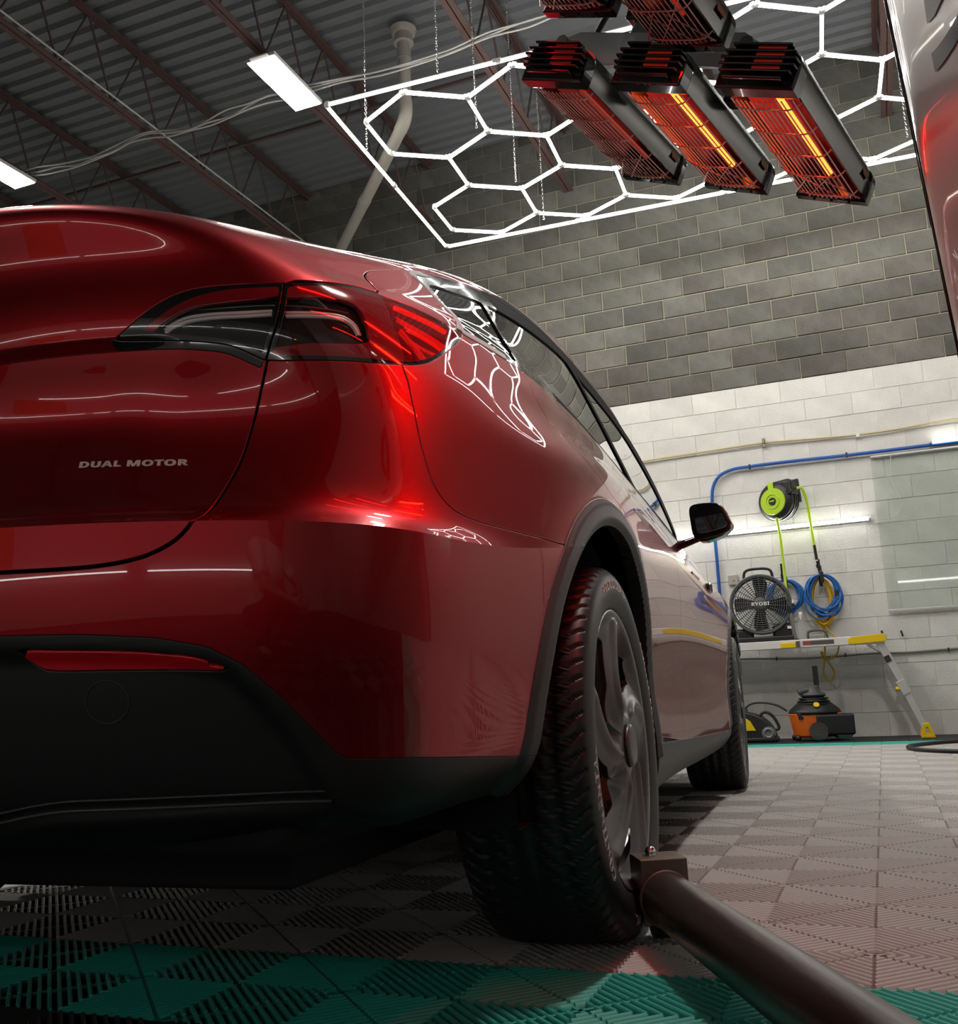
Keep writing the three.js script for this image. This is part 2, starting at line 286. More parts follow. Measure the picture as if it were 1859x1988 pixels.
function bodyColumn(s) {                          // v -> point of the body at station s; each column keeps knots of its own, spaced by chord
  const pts = ROWF.map((f) => f(s)), K = [0];
  for (let i = 1; i < pts.length; i++) K.push(K[i - 1] + Math.pow(Math.hypot(pts[i][0] - pts[i - 1][0], pts[i][1] - pts[i - 1][1], pts[i][2] - pts[i - 1][2]), .75) + 1e-4);
  const w = 1 - smooth01(1.15, 1.5, s);           // how sharp the bumper crease still is here
  const whole = [0, 1, 2].map((k) => natSpline(K, pts.map((q) => q[k])));
  const low = [0, 1, 2].map((k) => natSpline(K.slice(0, CREASE + 1), pts.slice(0, CREASE + 1).map((q) => q[k])));
  const high = [0, 1, 2].map((k) => natSpline(K.slice(CREASE), pts.slice(CREASE).map((q) => q[k])));
  return (v) => {
    let i = 0; while (i < VK.length - 2 && v > VK[i + 1]) i++;
    const t = K[i] + (K[i + 1] - K[i]) * (v - VK[i]) / (VK[i + 1] - VK[i]), part = v <= VK[CREASE] ? low : high;
    return [0, 1, 2].map((k) => w * part[k](t) + (1 - w) * whole[k](t));
  };
}
// ---------- the car ----------
M.paint = phys(new THREE.Color(.36, .0008, .008), .38, .88, { clearcoat: 1, clearcoatRoughness: .015, ior: 1.5 });
M.archTrim = std(new THREE.Color(.050, .052, .053), .5, 0, { bumpMap: grit, bumpScale: .0003 });  // cladding plastic in a lighter copy, for light falling from the side
M.cladding = std(new THREE.Color(.020, .0215, .0225), .46, 0, { bumpMap: grit, bumpScale: .0003 });
M.gloss = phys(new THREE.Color(.008, .008, .009), .08, 0, { clearcoat: 1, clearcoatRoughness: .02 });
M.shell = std(new THREE.Color(.006, .006, .007), .85);
M.tint = phys(new THREE.Color(.006, .007, .008), .015, 0, { ior: 1.62, clearcoat: 1, clearcoatRoughness: .0 });
M.chrome = std(new THREE.Color(.82, .82, .82), .09, 1);
M.rubber = std(new THREE.Color(.016, .016, .017), .46, 0, { bumpMap: grit, bumpScale: .0004 });
const car = thing('car', 'deep red glossy electric crossover car filling the frame, seen from low behind its rear wheel', 'car', [-1.14636, 0, -.17764], .056439);
const ARCH_R = [.01, .345], ARCH_F = [-2.885, .345], R_IN = .432, R_OUT = .484;
const polyDist = (pts, closed) => (x, y) => {       // distance to a polyline
  let best = 1e9; const n = pts.length;
  for (let i = 0; i < (closed ? n : n - 1); i++) {
    const [ax, ay] = pts[i], [bx, by] = pts[(i + 1) % n], dx = bx - ax, dy = by - ay, t = Math.min(1, Math.max(0, ((x - ax) * dx + (y - ay) * dy) / (dx * dx + dy * dy)));
    const ex = ax + dx * t - x, ey = ay + dy * t - y, d = ex * ex + ey * ey; if (d < best) best = d;
  }
  return Math.sqrt(best);
};
const inPoly = (pts, x, y) => { let c = false; for (let i = 0, j = pts.length - 1; i < pts.length; j = i++) { const [a, b] = pts[i], [p, q] = pts[j]; if ((b > y) !== (q > y) && x < (p - a) * (y - b) / (q - b) + a) c = !c; } return c; };
const round2 = (pts, n = 5, closed = true) => new THREE.CatmullRomCurve3(pts.map(([a, b]) => V(a, b, 0)), closed, 'centripetal').getPoints(pts.length * n).map((q) => [q.x, q.y]);
const signed = (pts) => { // negative inside
  const d = polyDist(pts, true); let x0 = 1e9, x1 = -1e9, y0 = 1e9, y1 = -1e9; for (const [x, y] of pts) { x0 = Math.min(x0, x); x1 = Math.max(x1, x); y0 = Math.min(y0, y); y1 = Math.max(y1, y); }
  return (x, y) => { const o = Math.max(x0 - x, x - x1, y0 - y, y - y1); if (o > .08) return o; return inPoly(pts, x, y) ? -d(x, y) : d(x, y); };
};
// curves on the body, in (station s, height y); the windows in (z, y)
const CLAD_LINE = [[-.2, .552], [.2, .552], [.364, .550], [.464, .547], [.559, .539], [.62, .526], [.663, .503], [.707, .465], [.74, .432], [.767, .406], [.785, .390], [.80, .3835], [.903, .379], [1.209, .3605], [1.45, .352], [1.94, .335], [2.32, .324], [2.94, .305], [3.97, .279], [4.6, .30], [4.8, .42], [5.2, .44], [7, .44]];
const clad_d = polyDist(CLAD_LINE, false);
const cladY = (s) => { for (let i = 0; i < CLAD_LINE.length - 1; i++) if (s <= CLAD_LINE[i + 1][0]) { const [a, b] = CLAD_LINE[i], [p, q] = CLAD_LINE[i + 1]; return b + (q - b) * (s - a) / (p - a); } return .44; };
const fClad = (q) => { const e = q.y - cladY(q.s); return Math.abs(e) > .12 ? e : Math.sign(e) * clad_d(q.s, q.y); };
const CLAD_IN = [[-.3, .538], [.2, .538], [.363, .534], [.463, .529], [.558, .522], [.62, .511], [.652, .498], [.694, .456], [.733, .408], [.762, .363], [.79, .326], [.86, .302], [.95, .285], [.95, .1], [-.3, .1]];
const REFLECTOR = [[.383, .5305], [.405, .511], [.415, .507], [.494, .5035], [.575, .5005], [.648, .4975], [.632, .505], [.608, .514], [.57, .520], [.527, .5245], [.43, .530]];
const LAMP = [[.450, .957], [.456, .961], [.472, .9735], [.494, .991], [.513, 1.004], [.536, 1.016], [.559, 1.0235], [.587, 1.028], [.645, 1.032], [.718, 1.037], [.785, 1.049], [.838, 1.064], [.873, 1.0755], [.894, 1.0775], [.913, 1.072], [.948, 1.0705], [.987, 1.070], [1.034, 1.067], [1.089, 1.065], [1.139, 1.066], [1.162, 1.064], [1.157, 1.050], [1.119, 1.024], [1.074, 1.000], [1.017, .970], [.978, .952], [.936, .938], [.890, .929], [.831, .923], [.744, .9195], [.677, .9195], [.663, .924], [.639, .934], [.615, .942], [.570, .948], [.510, .9525], [.465, .955]];
const TAILGATE = [[-.5, .628], [.2, .628], [.363, .628], [.404, .6275], [.451, .6275], [.496, .6295], [.534, .635], [.559, .643], [.584, .657], [.601, .675], [.614, .700], [.627, .728], [.640, .755], [.651, .780], [.660, .807], [.668, .834], [.674, .860], [.677, .889], [.679, .9195], [.681, .943], [.693, .976], [.707, 1.009], [.720, 1.036], [.785, 1.050], [.838, 1.065], [.873, 1.0765], [.905, 1.0785], [.909, 1.084], [.893, 1.107], [.868, 1.130], [.857, 1.146], [.852, 1.165], [.855, 1.189], [.864, 1.214], [.875, 1.238], [.888, 1.252], [.925, 1.284], [.955, 1.300], [.99, 1.320], [1.03, 1.342], [1.06, 1.365], [1.07, 1.42], [1.02, 1.485], [.6, 1.508], [.2, 1.53], [-.5, 1.53]];
const BUMPER = [[-.5, .1], [1.62, .1], [1.62, .71], [1.319, .699], [1.244, .701], [1.155, .703], [1.106, .705], [1.060, .708], [1.030, .7135], [1.008, .721], [.991, .736], [.980, .759], [.975, .804], [.969, .860], [.943, .906], [.921, .934], [.91, 1.0], [.64, 1.0], [-.5, 1.0]];
const REARGLASS = [[-.5, 1.236], [.25, 1.232], [.42, 1.226], [.51, 1.236], [.56, 1.262], [.61, 1.33], [.66, 1.42], [.67, 1.46], [.6, 1.475], [.2, 1.495], [-.5, 1.497]];
const DLO = [[.452, 1.066], [.425, 1.098], [.40, 1.142], [.372, 1.192], [.352, 1.232], [.330, 1.250], [.30, 1.261], [.215, 1.286], [.1, 1.314], [0, 1.336], [-.07, 1.347], [-.29, 1.366], [-.42, 1.38], [-.66, 1.407], [-.9, 1.426], [-1.12, 1.438], [-1.35, 1.432], [-1.5, 1.41], [-1.65, 1.352], [-1.80, 1.265], [-1.95, 1.165], [-2.10, 1.045], [-2.14, 1.008], [-1.9, 1.010], [-1.6, 1.022], [-1.0, 1.042], [-.5, 1.054], [0, 1.061], [.2, 1.065], [.35, 1.062]];
const GLASSES = [
  ['quarter_glass', [[.424, 1.078], [.345, 1.199], [.335, 1.214], [.31, 1.222], [.233, 1.237], [.112, 1.264], [.085, 1.268], [.13, 1.196], [.205, 1.085], [.215, 1.080], [.35, 1.0795]]],
  ['rear_door_glass', [[.19, 1.0835], [.115, 1.196], [.062, 1.272], [-.026, 1.287], [-.2, 1.308], [-.33, 1.323], [-.48, 1.341], [-.585, 1.348], [-.66, 1.32], [-.80, 1.22], [-.90, 1.115], [-.925, 1.062], [-.5, 1.072], [0, 1.080]]],
  ['front_door_glass', [[-1.0, 1.060], [-.975, 1.115], [-.88, 1.22], [-.735, 1.33], [-.72, 1.352], [-.97, 1.367], [-1.19, 1.364], [-1.34, 1.352], [-1.46, 1.325], [-1.6, 1.265], [-1.75, 1.186], [-1.9, 1.095], [-1.985, 1.034], [-1.9, 1.030], [-1.6, 1.041]]],
];
const REARDOOR = [[.205, 1.064], [.19, 1.0], [.15, .945], [.07, .885], [-.02, .85], [-.12, .835], [-.30, .76], [-.42, .62], [-.46, .50], [-.47, .345], [-1.0, .31], [-1.035, .4], [-1.06, .6], [-1.065, .75], [-1.03, .95], [-.99, 1.05], [-.6, 1.07], [-.2, 1.075], [.1, 1.082]];
const FRONTDOOR = [[-.99, 1.05], [-1.03, .95], [-1.065, .75], [-1.06, .6], [-1.035, .4], [-1.0, .31], [-2.2, .27], [-2.24, .4], [-2.22, .6], [-2.18, .8], [-2.12, .93], [-2.08, 1.0], [-2.0, 1.04], [-1.6, 1.06], [-1.2, 1.07]];
// --- the grid ---
const sl = [], addS = (a, b, d) => { const n = Math.round((b - a) / d); for (let i = 0; i < n; i++) sl.push(a + (b - a) * i / n); };
addS(0, .3, .012); addS(.3, 1.75, .0075); addS(1.75, 2.6, .014); addS(2.6, 4.6, .022); addS(4.6, S_MAX, .06); sl.push(S_MAX);
const vlo = [], vhi = [], addV = (l, a, b, d) => { const n = Math.max(1, Math.round((b - a) / d)); for (let i = 0; i < n; i++) l.push(a + (b - a) * i / n); };
addV(vlo, 0, VK[CREASE], .0072); vlo.push(VK[CREASE]);
addV(vhi, VK[CREASE], VK[13], .0068); addV(vhi, VK[13], VK[15], .0105); addV(vhi, VK[15], VK[17], .018); addV(vhi, VK[17], 2.9, .04); vhi.push(2.9);
const fInner = signed(CLAD_IN);
const COLS = sl.map((s) => bodyColumn(s));
function sculpt(q) {                                  // relief of the mouldings, metres along the normal
  let d = 0;
  if (q.s < 1.05 && q.y < .56) {
    const f = fInner(q.s, q.y); d -= .016 * smooth01(.004, -.022, f);
    const lip = .318 - .03 * smooth01(.42, .2, q.s); if (q.s < .84) d += .010 * smooth01(lip + .010, lip - .004, q.y) * smooth01(.82, .76, q.s);
  }
  if (q.s < .6 && q.y > .72 && q.y < .97 && q.z > .5) d -= .011 * smooth01(.9555, .9485, q.y) * smooth01(.73, .94, q.y) * smooth01(.56, .43, q.s);
  for (const c of [ARCH_R, ARCH_F]) { const r = Math.hypot(q.z - c[0], q.y - c[1]); if (q.x > .5 && r < R_OUT + .01 && q.y > .3) d += .007 * smooth01(R_OUT, R_OUT - .012, r) - .010 * smooth01(R_IN + .014, R_IN - .004, r); }
  return d;
}
function patch(vs) {
  const n = sl.length, m = vs.length, G = [];
  for (let i = 0; i < n; i++) for (let j = 0; j < m; j++) { const p = COLS[i](vs[j]); G.push({ x: i === 0 || i === n - 1 ? 0 : p[0], y: p[1], z: p[2], s: sl[i], v: vs[j] }); }
  const normals = () => G.map((q, k) => {
    const i = Math.floor(k / m), j = k % m, a = G[Math.max(0, i - 1) * m + j], b = G[Math.min(n - 1, i + 1) * m + j], c = G[i * m + Math.max(0, j - 1)], d = G[i * m + Math.min(m - 1, j + 1)];
    let ux = b.x - a.x, uy = b.y - a.y, uz = b.z - a.z; if (i === 0 || i === n - 1) { uy = uz = 0; }
    const wx = d.x - c.x, wy = d.y - c.y, wz = d.z - c.z, nx = uy * wz - uz * wy, ny = uz * wx - ux * wz, nz = ux * wy - uy * wx, l = Math.hypot(nx, ny, nz) || 1;
    return [nx / l, ny / l, nz / l];
  });
  let N = normals();
  if (N[Math.floor(n / 4) * m + (m >> 1)][0] < 0) N = N.map((q) => q.map((e) => -e));
  const sg = 1;
  G.forEach((q, k) => { const d = sculpt(q); if (d) { q.x += N[k][0] * d; q.y += N[k][1] * d; q.z += N[k][2] * d; } });
  const N2b = normals(), flip = N2b[Math.floor(n / 4) * m + (m >> 1)][0] < 0 ? -1 : 1;
  G.forEach((q, k) => { q.nx = N2b[k][0] * flip; q.ny = N2b[k][1] * flip; q.nz = N2b[k][2] * flip; });
  const tris = [];
  for (let i = 0; i < n - 1; i++) for (let j = 0; j < m - 1; j++) {
    const a = G[i * m + j], b = G[(i + 1) * m + j], c = G[(i + 1) * m + j + 1], d = G[i * m + j + 1];
    if (flip > 0) tris.push([a, b, c], [a, c, d]); else tris.push([a, c, b], [a, d, c]);
  }
  return tris;
}
const KEYS = ['x', 'y', 'z', 's', 'v', 'nx', 'ny', 'nz'];
function cut(tris, f, w = 0) {                        // -> [f < -w, f > w]; the strip between falls away
  const side = (list, g) => {
    const out = [], mid = (a, b, fa, fb) => { const t = fa / (fa - fb), q = {}; for (const k of KEYS) q[k] = a[k] + (b[k] - a[k]) * t; return q; };
    for (const t of list) {
      const v = t.map(g);
      if (v[0] <= 0 && v[1] <= 0 && v[2] <= 0) { out.push(t); continue; }
      if (v[0] > 0 && v[1] > 0 && v[2] > 0) continue;
      const poly = [];
      for (let i = 0; i < 3; i++) { const j = (i + 1) % 3; if (v[i] <= 0) poly.push(t[i]); if ((v[i] <= 0) !== (v[j] <= 0)) poly.push(mid(t[i], t[j], v[i], v[j])); }
      for (let i = 1; i < poly.length - 1; i++) out.push([poly[0], poly[i], poly[i + 1]]);
    }
    return out;
  };
  const cache = new Map(), F = (q) => { let r = cache.get(q); if (r === undefined) { r = f(q); cache.set(q, r); } return r; };
  return [side(tris, (q) => F(q) + w), side(tris, (q) => w - F(q))];
}
function panel(tris, { depth = .010, skirt = true, offset = 0, mirror = true, fillet = .0016 } = {}) {   // a skin with rounded, turned-in edges, both halves of the car
  const pos = [], nor = [], uv = [];
  const put = (p, n) => { pos.push(p[0], p[1], p[2]); nor.push(n[0], n[1], n[2]); uv.push(p[0] + p[2], p[1]); };
  const P = (q) => [q.x + q.nx * offset, q.y + q.ny * offset, q.z + q.nz * offset], N = (q) => { const l = Math.hypot(q.nx, q.ny, q.nz); return [q.nx / l, q.ny / l, q.nz / l]; };
  for (const t of tris) for (const q of t) put(P(q), N(q));
  if (skirt) {
    const key = (q) => Math.round(q.x * 2e5) + ',' + Math.round(q.y * 2e5) + ',' + Math.round(q.z * 2e5), edges = new Map();
    for (const t of tris) for (let i = 0; i < 3; i++) { const a = t[i], b = t[(i + 1) % 3], ka = key(a), kb = key(b); if (ka === kb) continue; const r = kb + '|' + ka; if (edges.has(r)) edges.delete(r); else edges.set(ka + '|' + kb, [a, b, ka, kb]); }
    const dir = new Map();
    for (const [a, b, ka, kb] of edges.values()) {
      const tx = b.x - a.x, ty = b.y - a.y, tz = b.z - a.z, n = N(a), e = [ty * n[2] - tz * n[1], tz * n[0] - tx * n[2], tx * n[1] - ty * n[0]];
      for (const k of [ka, kb]) { const d = dir.get(k) ?? [0, 0, 0]; d[0] += e[0]; d[1] += e[1]; d[2] += e[2]; dir.set(k, d); }
    }
    for (const [a, b, ka, kb] of edges.values()) {
      if (a.x < 1e-3 && b.x < 1e-3) continue;
      const ringOf = (q, k) => { const d = dir.get(k), l = Math.hypot(...d) || 1, e = d.map((c) => c / l), n = N(q), p = P(q), o = (i, j) => p.map((c, h) => c + e[h] * i + n[h] * j); return [[p, n], [o(fillet * .7, -fillet * .3), n.map((c, h) => (c + e[h]) * .7071)], [o(fillet, -fillet), e], [o(fillet, -depth), e]]; };
      const A = ringOf(a, ka), B = ringOf(b, kb);
      for (let i = 0; i < 3; i++) { for (const [p, n] of [A[i], A[i + 1], B[i], B[i], A[i + 1], B[i + 1]]) put(p, n); }
    }
  }
  if (mirror) { const c = pos.length / 9, only = mirror === 'only'; for (let t = 0; t < c; t++) for (const k of [0, 2, 1]) { const i = (t * 3 + k) * 3; pos.push(-pos[i], pos[i + 1], pos[i + 2]); nor.push(-nor[i], nor[i + 1], nor[i + 2]); uv.push(uv[(t * 3 + k) * 2], uv[(t * 3 + k) * 2 + 1]); }
    if (only) { pos.splice(0, c * 9); nor.splice(0, c * 9); uv.splice(0, c * 6); } }
  const g = new THREE.BufferGeometry(); g.setAttribute('position', new THREE.Float32BufferAttribute(pos, 3)); g.setAttribute('normal', new THREE.Float32BufferAttribute(nor, 3)); g.setAttribute('uv', new THREE.Float32BufferAttribute(uv, 2));
  return mergeVertices(g, 1e-6);
}
function part(name, tris, m, o = {}) {                 // one mesh when it reaches the centre line, else one for each side of the car
  if (!tris.length) return null;
  if (o.apart) {                                      // separate pieces become parts of their own, slivers go
    const par = new Map(), find = (a) => { while (par.get(a) !== a) { par.set(a, par.get(par.get(a))); a = par.get(a); } return a; }, key = (q) => Math.round(q.x * 1e5) + ',' + Math.round(q.y * 1e5) + ',' + Math.round(q.z * 1e5);
    for (const t of tris) { const k = t.map(key); for (const e of k) if (!par.has(e)) par.set(e, e); par.set(find(k[1]), find(k[0])); par.set(find(k[2]), find(k[0])); }
    const sets = new Map(); for (const t of tris) { const r = find(key(t[0])); if (!sets.has(r)) sets.set(r, []); sets.get(r).push(t); }
    for (const l of sets.values()) if (l.length > 40) part(name, l, m, { ...o, apart: false }); return null;
  }
  if (tris.some((t) => t.some((q) => q.x < 2e-3))) return obj(name, panel(tris, o), m, car);
  const a = obj(name, panel(tris, { ...o, mirror: false }), m, car), b = obj(name, panel(tris, { ...o, mirror: 'only' }), m, car); return [a, b];
}
let skin = [...patch(vlo), ...patch(vhi)];
const circ = (c, r) => (q) => q.x > .5 ? Math.hypot(q.z - c[0], q.y - c[1]) - r : 1;
skin = cut(skin, circ(ARCH_R, R_IN))[1]; skin = cut(skin, circ(ARCH_F, R_IN))[1];
obj('gap_backing', panel(skin, { skirt: false, offset: -.011 }), M.shell, car);  // black backing sheet: keeps the panel gaps dark and stops light leaks
let low, rest2, trim;
[low, skin] = cut(skin, fClad, .0016);
for (const [c, n] of [[ARCH_R, 'rear_arch_trim'], [ARCH_F, 'front_arch_trim']]) {
  [trim, skin] = cut(skin, circ(c, R_OUT), .0012);
  part(n, trim, M.archTrim, { depth: .03 });
}
// cladding along the bottom
let a1, a2; [a1, a2] = cut(low, (q) => q.s - 1.5); let refl; const fRefl = signed(round2(REFLECTOR, 3));
[refl, a1] = cut(a1, (q) => fRefl(q.s, q.y), .0022);
part('rear_lower_cladding', a1, M.cladding, { depth: .02, fillet: .003 });
const lensRed = phys(new THREE.Color(.95, .012, .03), .3, 0, { clearcoat: 1, clearcoatRoughness: .01, emissive: new THREE.Color(0, 0, 0) });
part('bumper_reflector', refl, lensRed, { offset: .001, depth: .01 });
[a1, a2] = cut(a2, (q) => q.s - 4.45); part('rocker_cladding', a1, M.cladding, { depth: .02, fillet: .003 }); part('front_lower_cladding', a2, M.cladding, { depth: .02 });
// lamp, windows
let lamp; const fLamp = signed(round2(LAMP, 3)); [lamp, skin] = cut(skin, (q) => fLamp(q.s, q.y) - .0003, .0014);
let dlo; const fDlo = signed(round2(DLO, 4)); [dlo, skin] = cut(skin, (q) => q.x > .4 ? fDlo(q.z, q.y) : 1, .0012);
for (const [n, pts] of GLASSES) { let g; const f = signed(pts); [g, dlo] = cut(dlo, (q) => f(q.z, q.y), .0006); part(n, g, M.tint, { offset: -.004, depth: .006 }); }
let edge; [edge, dlo] = cut(dlo, (q) => Math.max(-.0145 - fDlo(q.z, q.y), .27 - q.z - (q.y < 1.1 ? 1 : 0) * 0, .0), 0); [edge, dlo] = [edge, dlo];
M.trim = phys(new THREE.Color(.004, .004, .0045), .7, 0, { specularIntensity: .25 }); M.trimSheen = std(new THREE.Color(.34, .34, .34), .34, .6);
let dr2; [dr2, dlo] = cut(dlo, (q) => .0 - q.z, 0); part('window_trim', dlo, M.trim, { depth: .008 }); part('rear_window_trim', dr2, M.gloss, { depth: .008 }); part('window_edge_strip', edge, M.trimSheen, { depth: .008, offset: .0015 });  // edge strip is black trim; its light grey stands for a reflection
// tailgate, bumper, quarter, doors, the rest
let tg, glass; const fTg = signed(round2(TAILGATE, 3)); [tg, skin] = cut(skin, (q) => fTg(q.s, q.y), .0033);
const fGlass = signed(round2(REARGLASS, 3)); [glass, tg] = cut(tg, (q) => fGlass(q.s, q.y), .0015);
let blade; [blade, tg] = cut(tg, (q) => q.y > .957 ? 1 : Math.max(fLamp(q.s, q.y) - .0105, q.s - .672, .4475 - q.s), .0); part('boot_trim_blade', blade, M.gloss, { depth: .012, fillet: .002, offset: .001 });
const tailgate = part('tailgate', tg, M.paint, { depth: .014 });
part('rear_glass', glass, M.tint, { offset: -.002 });
let bm; const fBm = signed(round2(BUMPER, 3)); [bm, skin] = cut(skin, (q) => q.s > 1.7 ? 1 : fBm(q.s, q.y), .0021);
part('rear_bumper', bm, M.paint);
let dr; const fRd = signed(REARDOOR); [dr, skin] = cut(skin, (q) => q.x > .5 ? fRd(q.z, q.y) : 1, .0017); part('rear_door', dr, M.paint);
const fFd = signed(FRONTDOOR); [dr, skin] = cut(skin, (q) => q.x > .5 ? fFd(q.z, q.y) : 1, .0017); part('front_door', dr, M.paint);
let qp; [qp, skin] = cut(skin, (q) => Math.max(-.55 - q.z, q.y - 1.34, .45 - q.x), .0); part('rear_quarter_panel', qp, M.paint);
let hd; [hd, skin] = cut(skin, (q) => Math.max(q.z + 1.9, q.y - 1.05)); part('front_fender_and_hood', hd, M.paint);
let ws; [ws, skin] = cut(skin, (q) => Math.max(q.z + 1.42, 1.04 - q.y, q.x - .72 + .0)); part('windscreen', ws, M.tint);
let pil; [pil, skin] = cut(skin, (q) => q.y - 1.40, 0); let cow; [cow, pil] = cut(pil, (q) => q.z + 2.02, 0); part('windscreen_pillar', pil, M.trim, { skirt: false, apart: true }); part('windscreen_cowl', cow, M.trim, { skirt: false }); part('roof', skin, M.paint, { skirt: false });
// ---------- what sits in and on the body ----------
const bodyAt = (s, y, v0 = 0, v1 = 1.3) => {            // the skin at station s, height y
  const c = bodyColumn(s); let lo = v0, hi = v1; for (let i = 0; i < 40; i++) { const m = (lo + hi) / 2; if (c(m)[1] < y) lo = m; else hi = m; }
  const v = (lo + hi) / 2, e = 1e-3, p = c(v), a = bodyColumn(s + e)(v), b = c(v + e), n = V(a[0] - p[0], a[1] - p[1], a[2] - p[2]).cross(V(b[0] - p[0], b[1] - p[1], b[2] - p[2])).normalize();
  if (n.x * p[0] + n.z * (p[2] + 1.4) < 0) n.negate();
  return { p: V(...p), n };
};
const along = (pts, off) => pts.map(([s, y, o = 0]) => { const q = bodyAt(s, y, .3, 1.1); return q.p.addScaledVector(q.n, off + o).toArray(); });
const strip = (pts, off, r, seg = 60) => tube(along(pts, off), r, seg, 8);
const bothSides = (g) => { const m = plain(g), q = m.clone(), p = q.attributes.position, n = q.attributes.normal; for (let i = 0; i < p.count; i++) { p.setX(i, -p.getX(i)); n.setX(i, -n.getX(i)); } for (let t = 0; t < p.count; t += 3) for (const at2 of Object.values(q.attributes)) for (let k = 0; k < at2.itemSize; k++) { const a = at2.getComponent(t + 1, k); at2.setComponent(t + 1, k, at2.getComponent(t + 2, k)); at2.setComponent(t + 2, k, a); } return q; };
const bothParts = (name, g, m, parent = [car, car]) => { const a = obj(name, g, m, parent[0]), b = obj(name, bothSides(Array.isArray(g) ? join(g) : g), m, parent[1]); return [a, b]; };
M.lensClear = phys(new THREE.Color(.92, .92, .92), .02, 0, { transmission: 1, thickness: 0, ior: 1.5 });
M.lensRed = phys(new THREE.Color(.62, .008, .012), .03, 0, { transmission: .75, thickness: 0, ior: 1.55 });
M.lampRed = std(new THREE.Color(.33, .006, .014), .3, .2);
M.lampBlack = std(new THREE.Color(.008, .008, .009), .35);
M.lampChrome = std(new THREE.Color(.78, .78, .76), .12, 1);
M.amber = std(new THREE.Color(.95, .22, .01), .25, .35, { emissive: new THREE.Color(1, .30, .02), emissiveIntensity: 1.5 });  // amber glow put in for heater light mirrored in the side lens
M.lampRedGlint = std(new THREE.Color(.85, .03, .01), .2, .4, { emissive: new THREE.Color(1, .035, .01), emissiveIntensity: .8 });  // red glow of the side bars also stands for mirrored heater light
{
  // tail lamp: a bowl behind, an outer lens in a black rim, the boot's share and the quarter panel's share
  const SEAM = [[.720, 1.045], [.707, 1.009], [.693, .976], [.681, .943], [.675, .910]];
  const seamS = (y) => { for (let i = 0; i < SEAM.length - 1; i++) if (y >= SEAM[i + 1][1]) { const [a, b] = SEAM[i], [p, q] = SEAM[i + 1]; return a + (p - a) * (b - y) / (b - q); } return .675; };
  const lampQ = lamp; const fE = (q) => fLamp(q.s, q.y);
  const [coreL, rim] = cut(lampQ, (q) => Math.max(fE(q) + .0065 + .011 * smooth01(.64, .50, q.s) * smooth01(.955, .975, q.y), .0072 - Math.abs(q.s - seamS(q.y))));
  { const [ra, rb] = cut(rim, (q) => q.s - seamS(q.y), .0028); part('tail_lamp_rim', ra, M.gloss, { depth: .02 }); part('tail_lamp_rim', rb, M.gloss, { depth: .02 }); }
  const CLEAR_IN = [[.492, .952], [.509, .966], [.524, .979], [.543, .990], [.566, .998], [.601, 1.003], [.666, 1.009], [.72, 1.013], [.70, .93], [.66, .930], [.61, .941], [.56, .949]];
  const CLEAR_OUT = [[.69, 1.011], [.723, 1.014], [.756, 1.018], [.796, 1.022], [.832, 1.024], [.850, 1.018], [.857, .996], [.855, .973], [.851, .956], [.741, .942], [.66, .940]];
  const fCl = signed(round2(CLEAR_IN, 3)), fCo = signed(round2(CLEAR_OUT, 3));
  const [inner, outer] = cut(coreL, (q) => q.s - seamS(q.y), 0);
  const [inClear, inRed] = cut(inner, (q) => fCl(q.s, q.y)), [rear, side] = cut(outer, (q) => q.s - .925 - (q.y - .94) * -.09);
  const [outClear, outRed] = cut(rear, (q) => fCo(q.s, q.y));
  const redBand = phys(new THREE.Color(.26, .004, .012), .1, .1, { clearcoat: 1, clearcoatRoughness: .01 });
  part('tail_lamp_red_band', inRed, redBand, { depth: .006 }); part('tail_lamp_red_band', outRed, redBand, { depth: .006 });
  part('tail_lamp_clear_lens', inClear, M.lensClear, { skirt: false }); part('tail_lamp_clear_lens', outClear, M.lensClear, { skirt: false });
  part('tail_lamp_side_lens', side, M.lensRed, { skirt: false });
  part('tail_lamp_bowl', lampQ, M.lampBlack, { skirt: false, offset: -.030 });
  const bars = [], dim = [];
  const seg = (a, b, y0, y1, off, r) => strip([[a, y0], [(a * 2 + b) / 3, y0 + (y1 - y0) / 3], [(a + 2 * b) / 3, y0 + (y1 - y0) * 2 / 3], [b, y1]], off, r);
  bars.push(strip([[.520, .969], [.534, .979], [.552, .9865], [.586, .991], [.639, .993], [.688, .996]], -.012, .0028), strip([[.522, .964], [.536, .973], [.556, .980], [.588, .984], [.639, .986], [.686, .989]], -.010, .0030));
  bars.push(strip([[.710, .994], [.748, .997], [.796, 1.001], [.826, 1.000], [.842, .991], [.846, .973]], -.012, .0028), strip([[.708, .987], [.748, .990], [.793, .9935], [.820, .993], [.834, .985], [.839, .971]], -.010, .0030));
  for (const y of [.974, .964, .955]) { dim.push(seg(.54 + (.975 - y) * 1.2, .684, y - .006, y, -.014, .0016)); dim.push(seg(.702, .848, y, y + .001, -.014, .0016)); }
  dim.push(seg(.535, .694, .997, 1.006, -.012, .0018), seg(.712, .835, 1.006, 1.0115, -.012, .0018));
  bothParts('tail_lamp_light_guide', bars, std(new THREE.Color(.95, .95, .93), .25, .0));  // chrome guides coloured white for the bright reflections in them
  bothParts('tail_lamp_inner_ridge', dim, std(new THREE.Color(.22, .22, .22), .3, .6));
  const sidebars = [];
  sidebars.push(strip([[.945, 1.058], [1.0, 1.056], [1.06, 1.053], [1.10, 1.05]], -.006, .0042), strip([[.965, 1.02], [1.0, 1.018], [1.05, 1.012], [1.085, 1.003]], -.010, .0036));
  bothParts('tail_lamp_amber_glint', sidebars, M.amber);
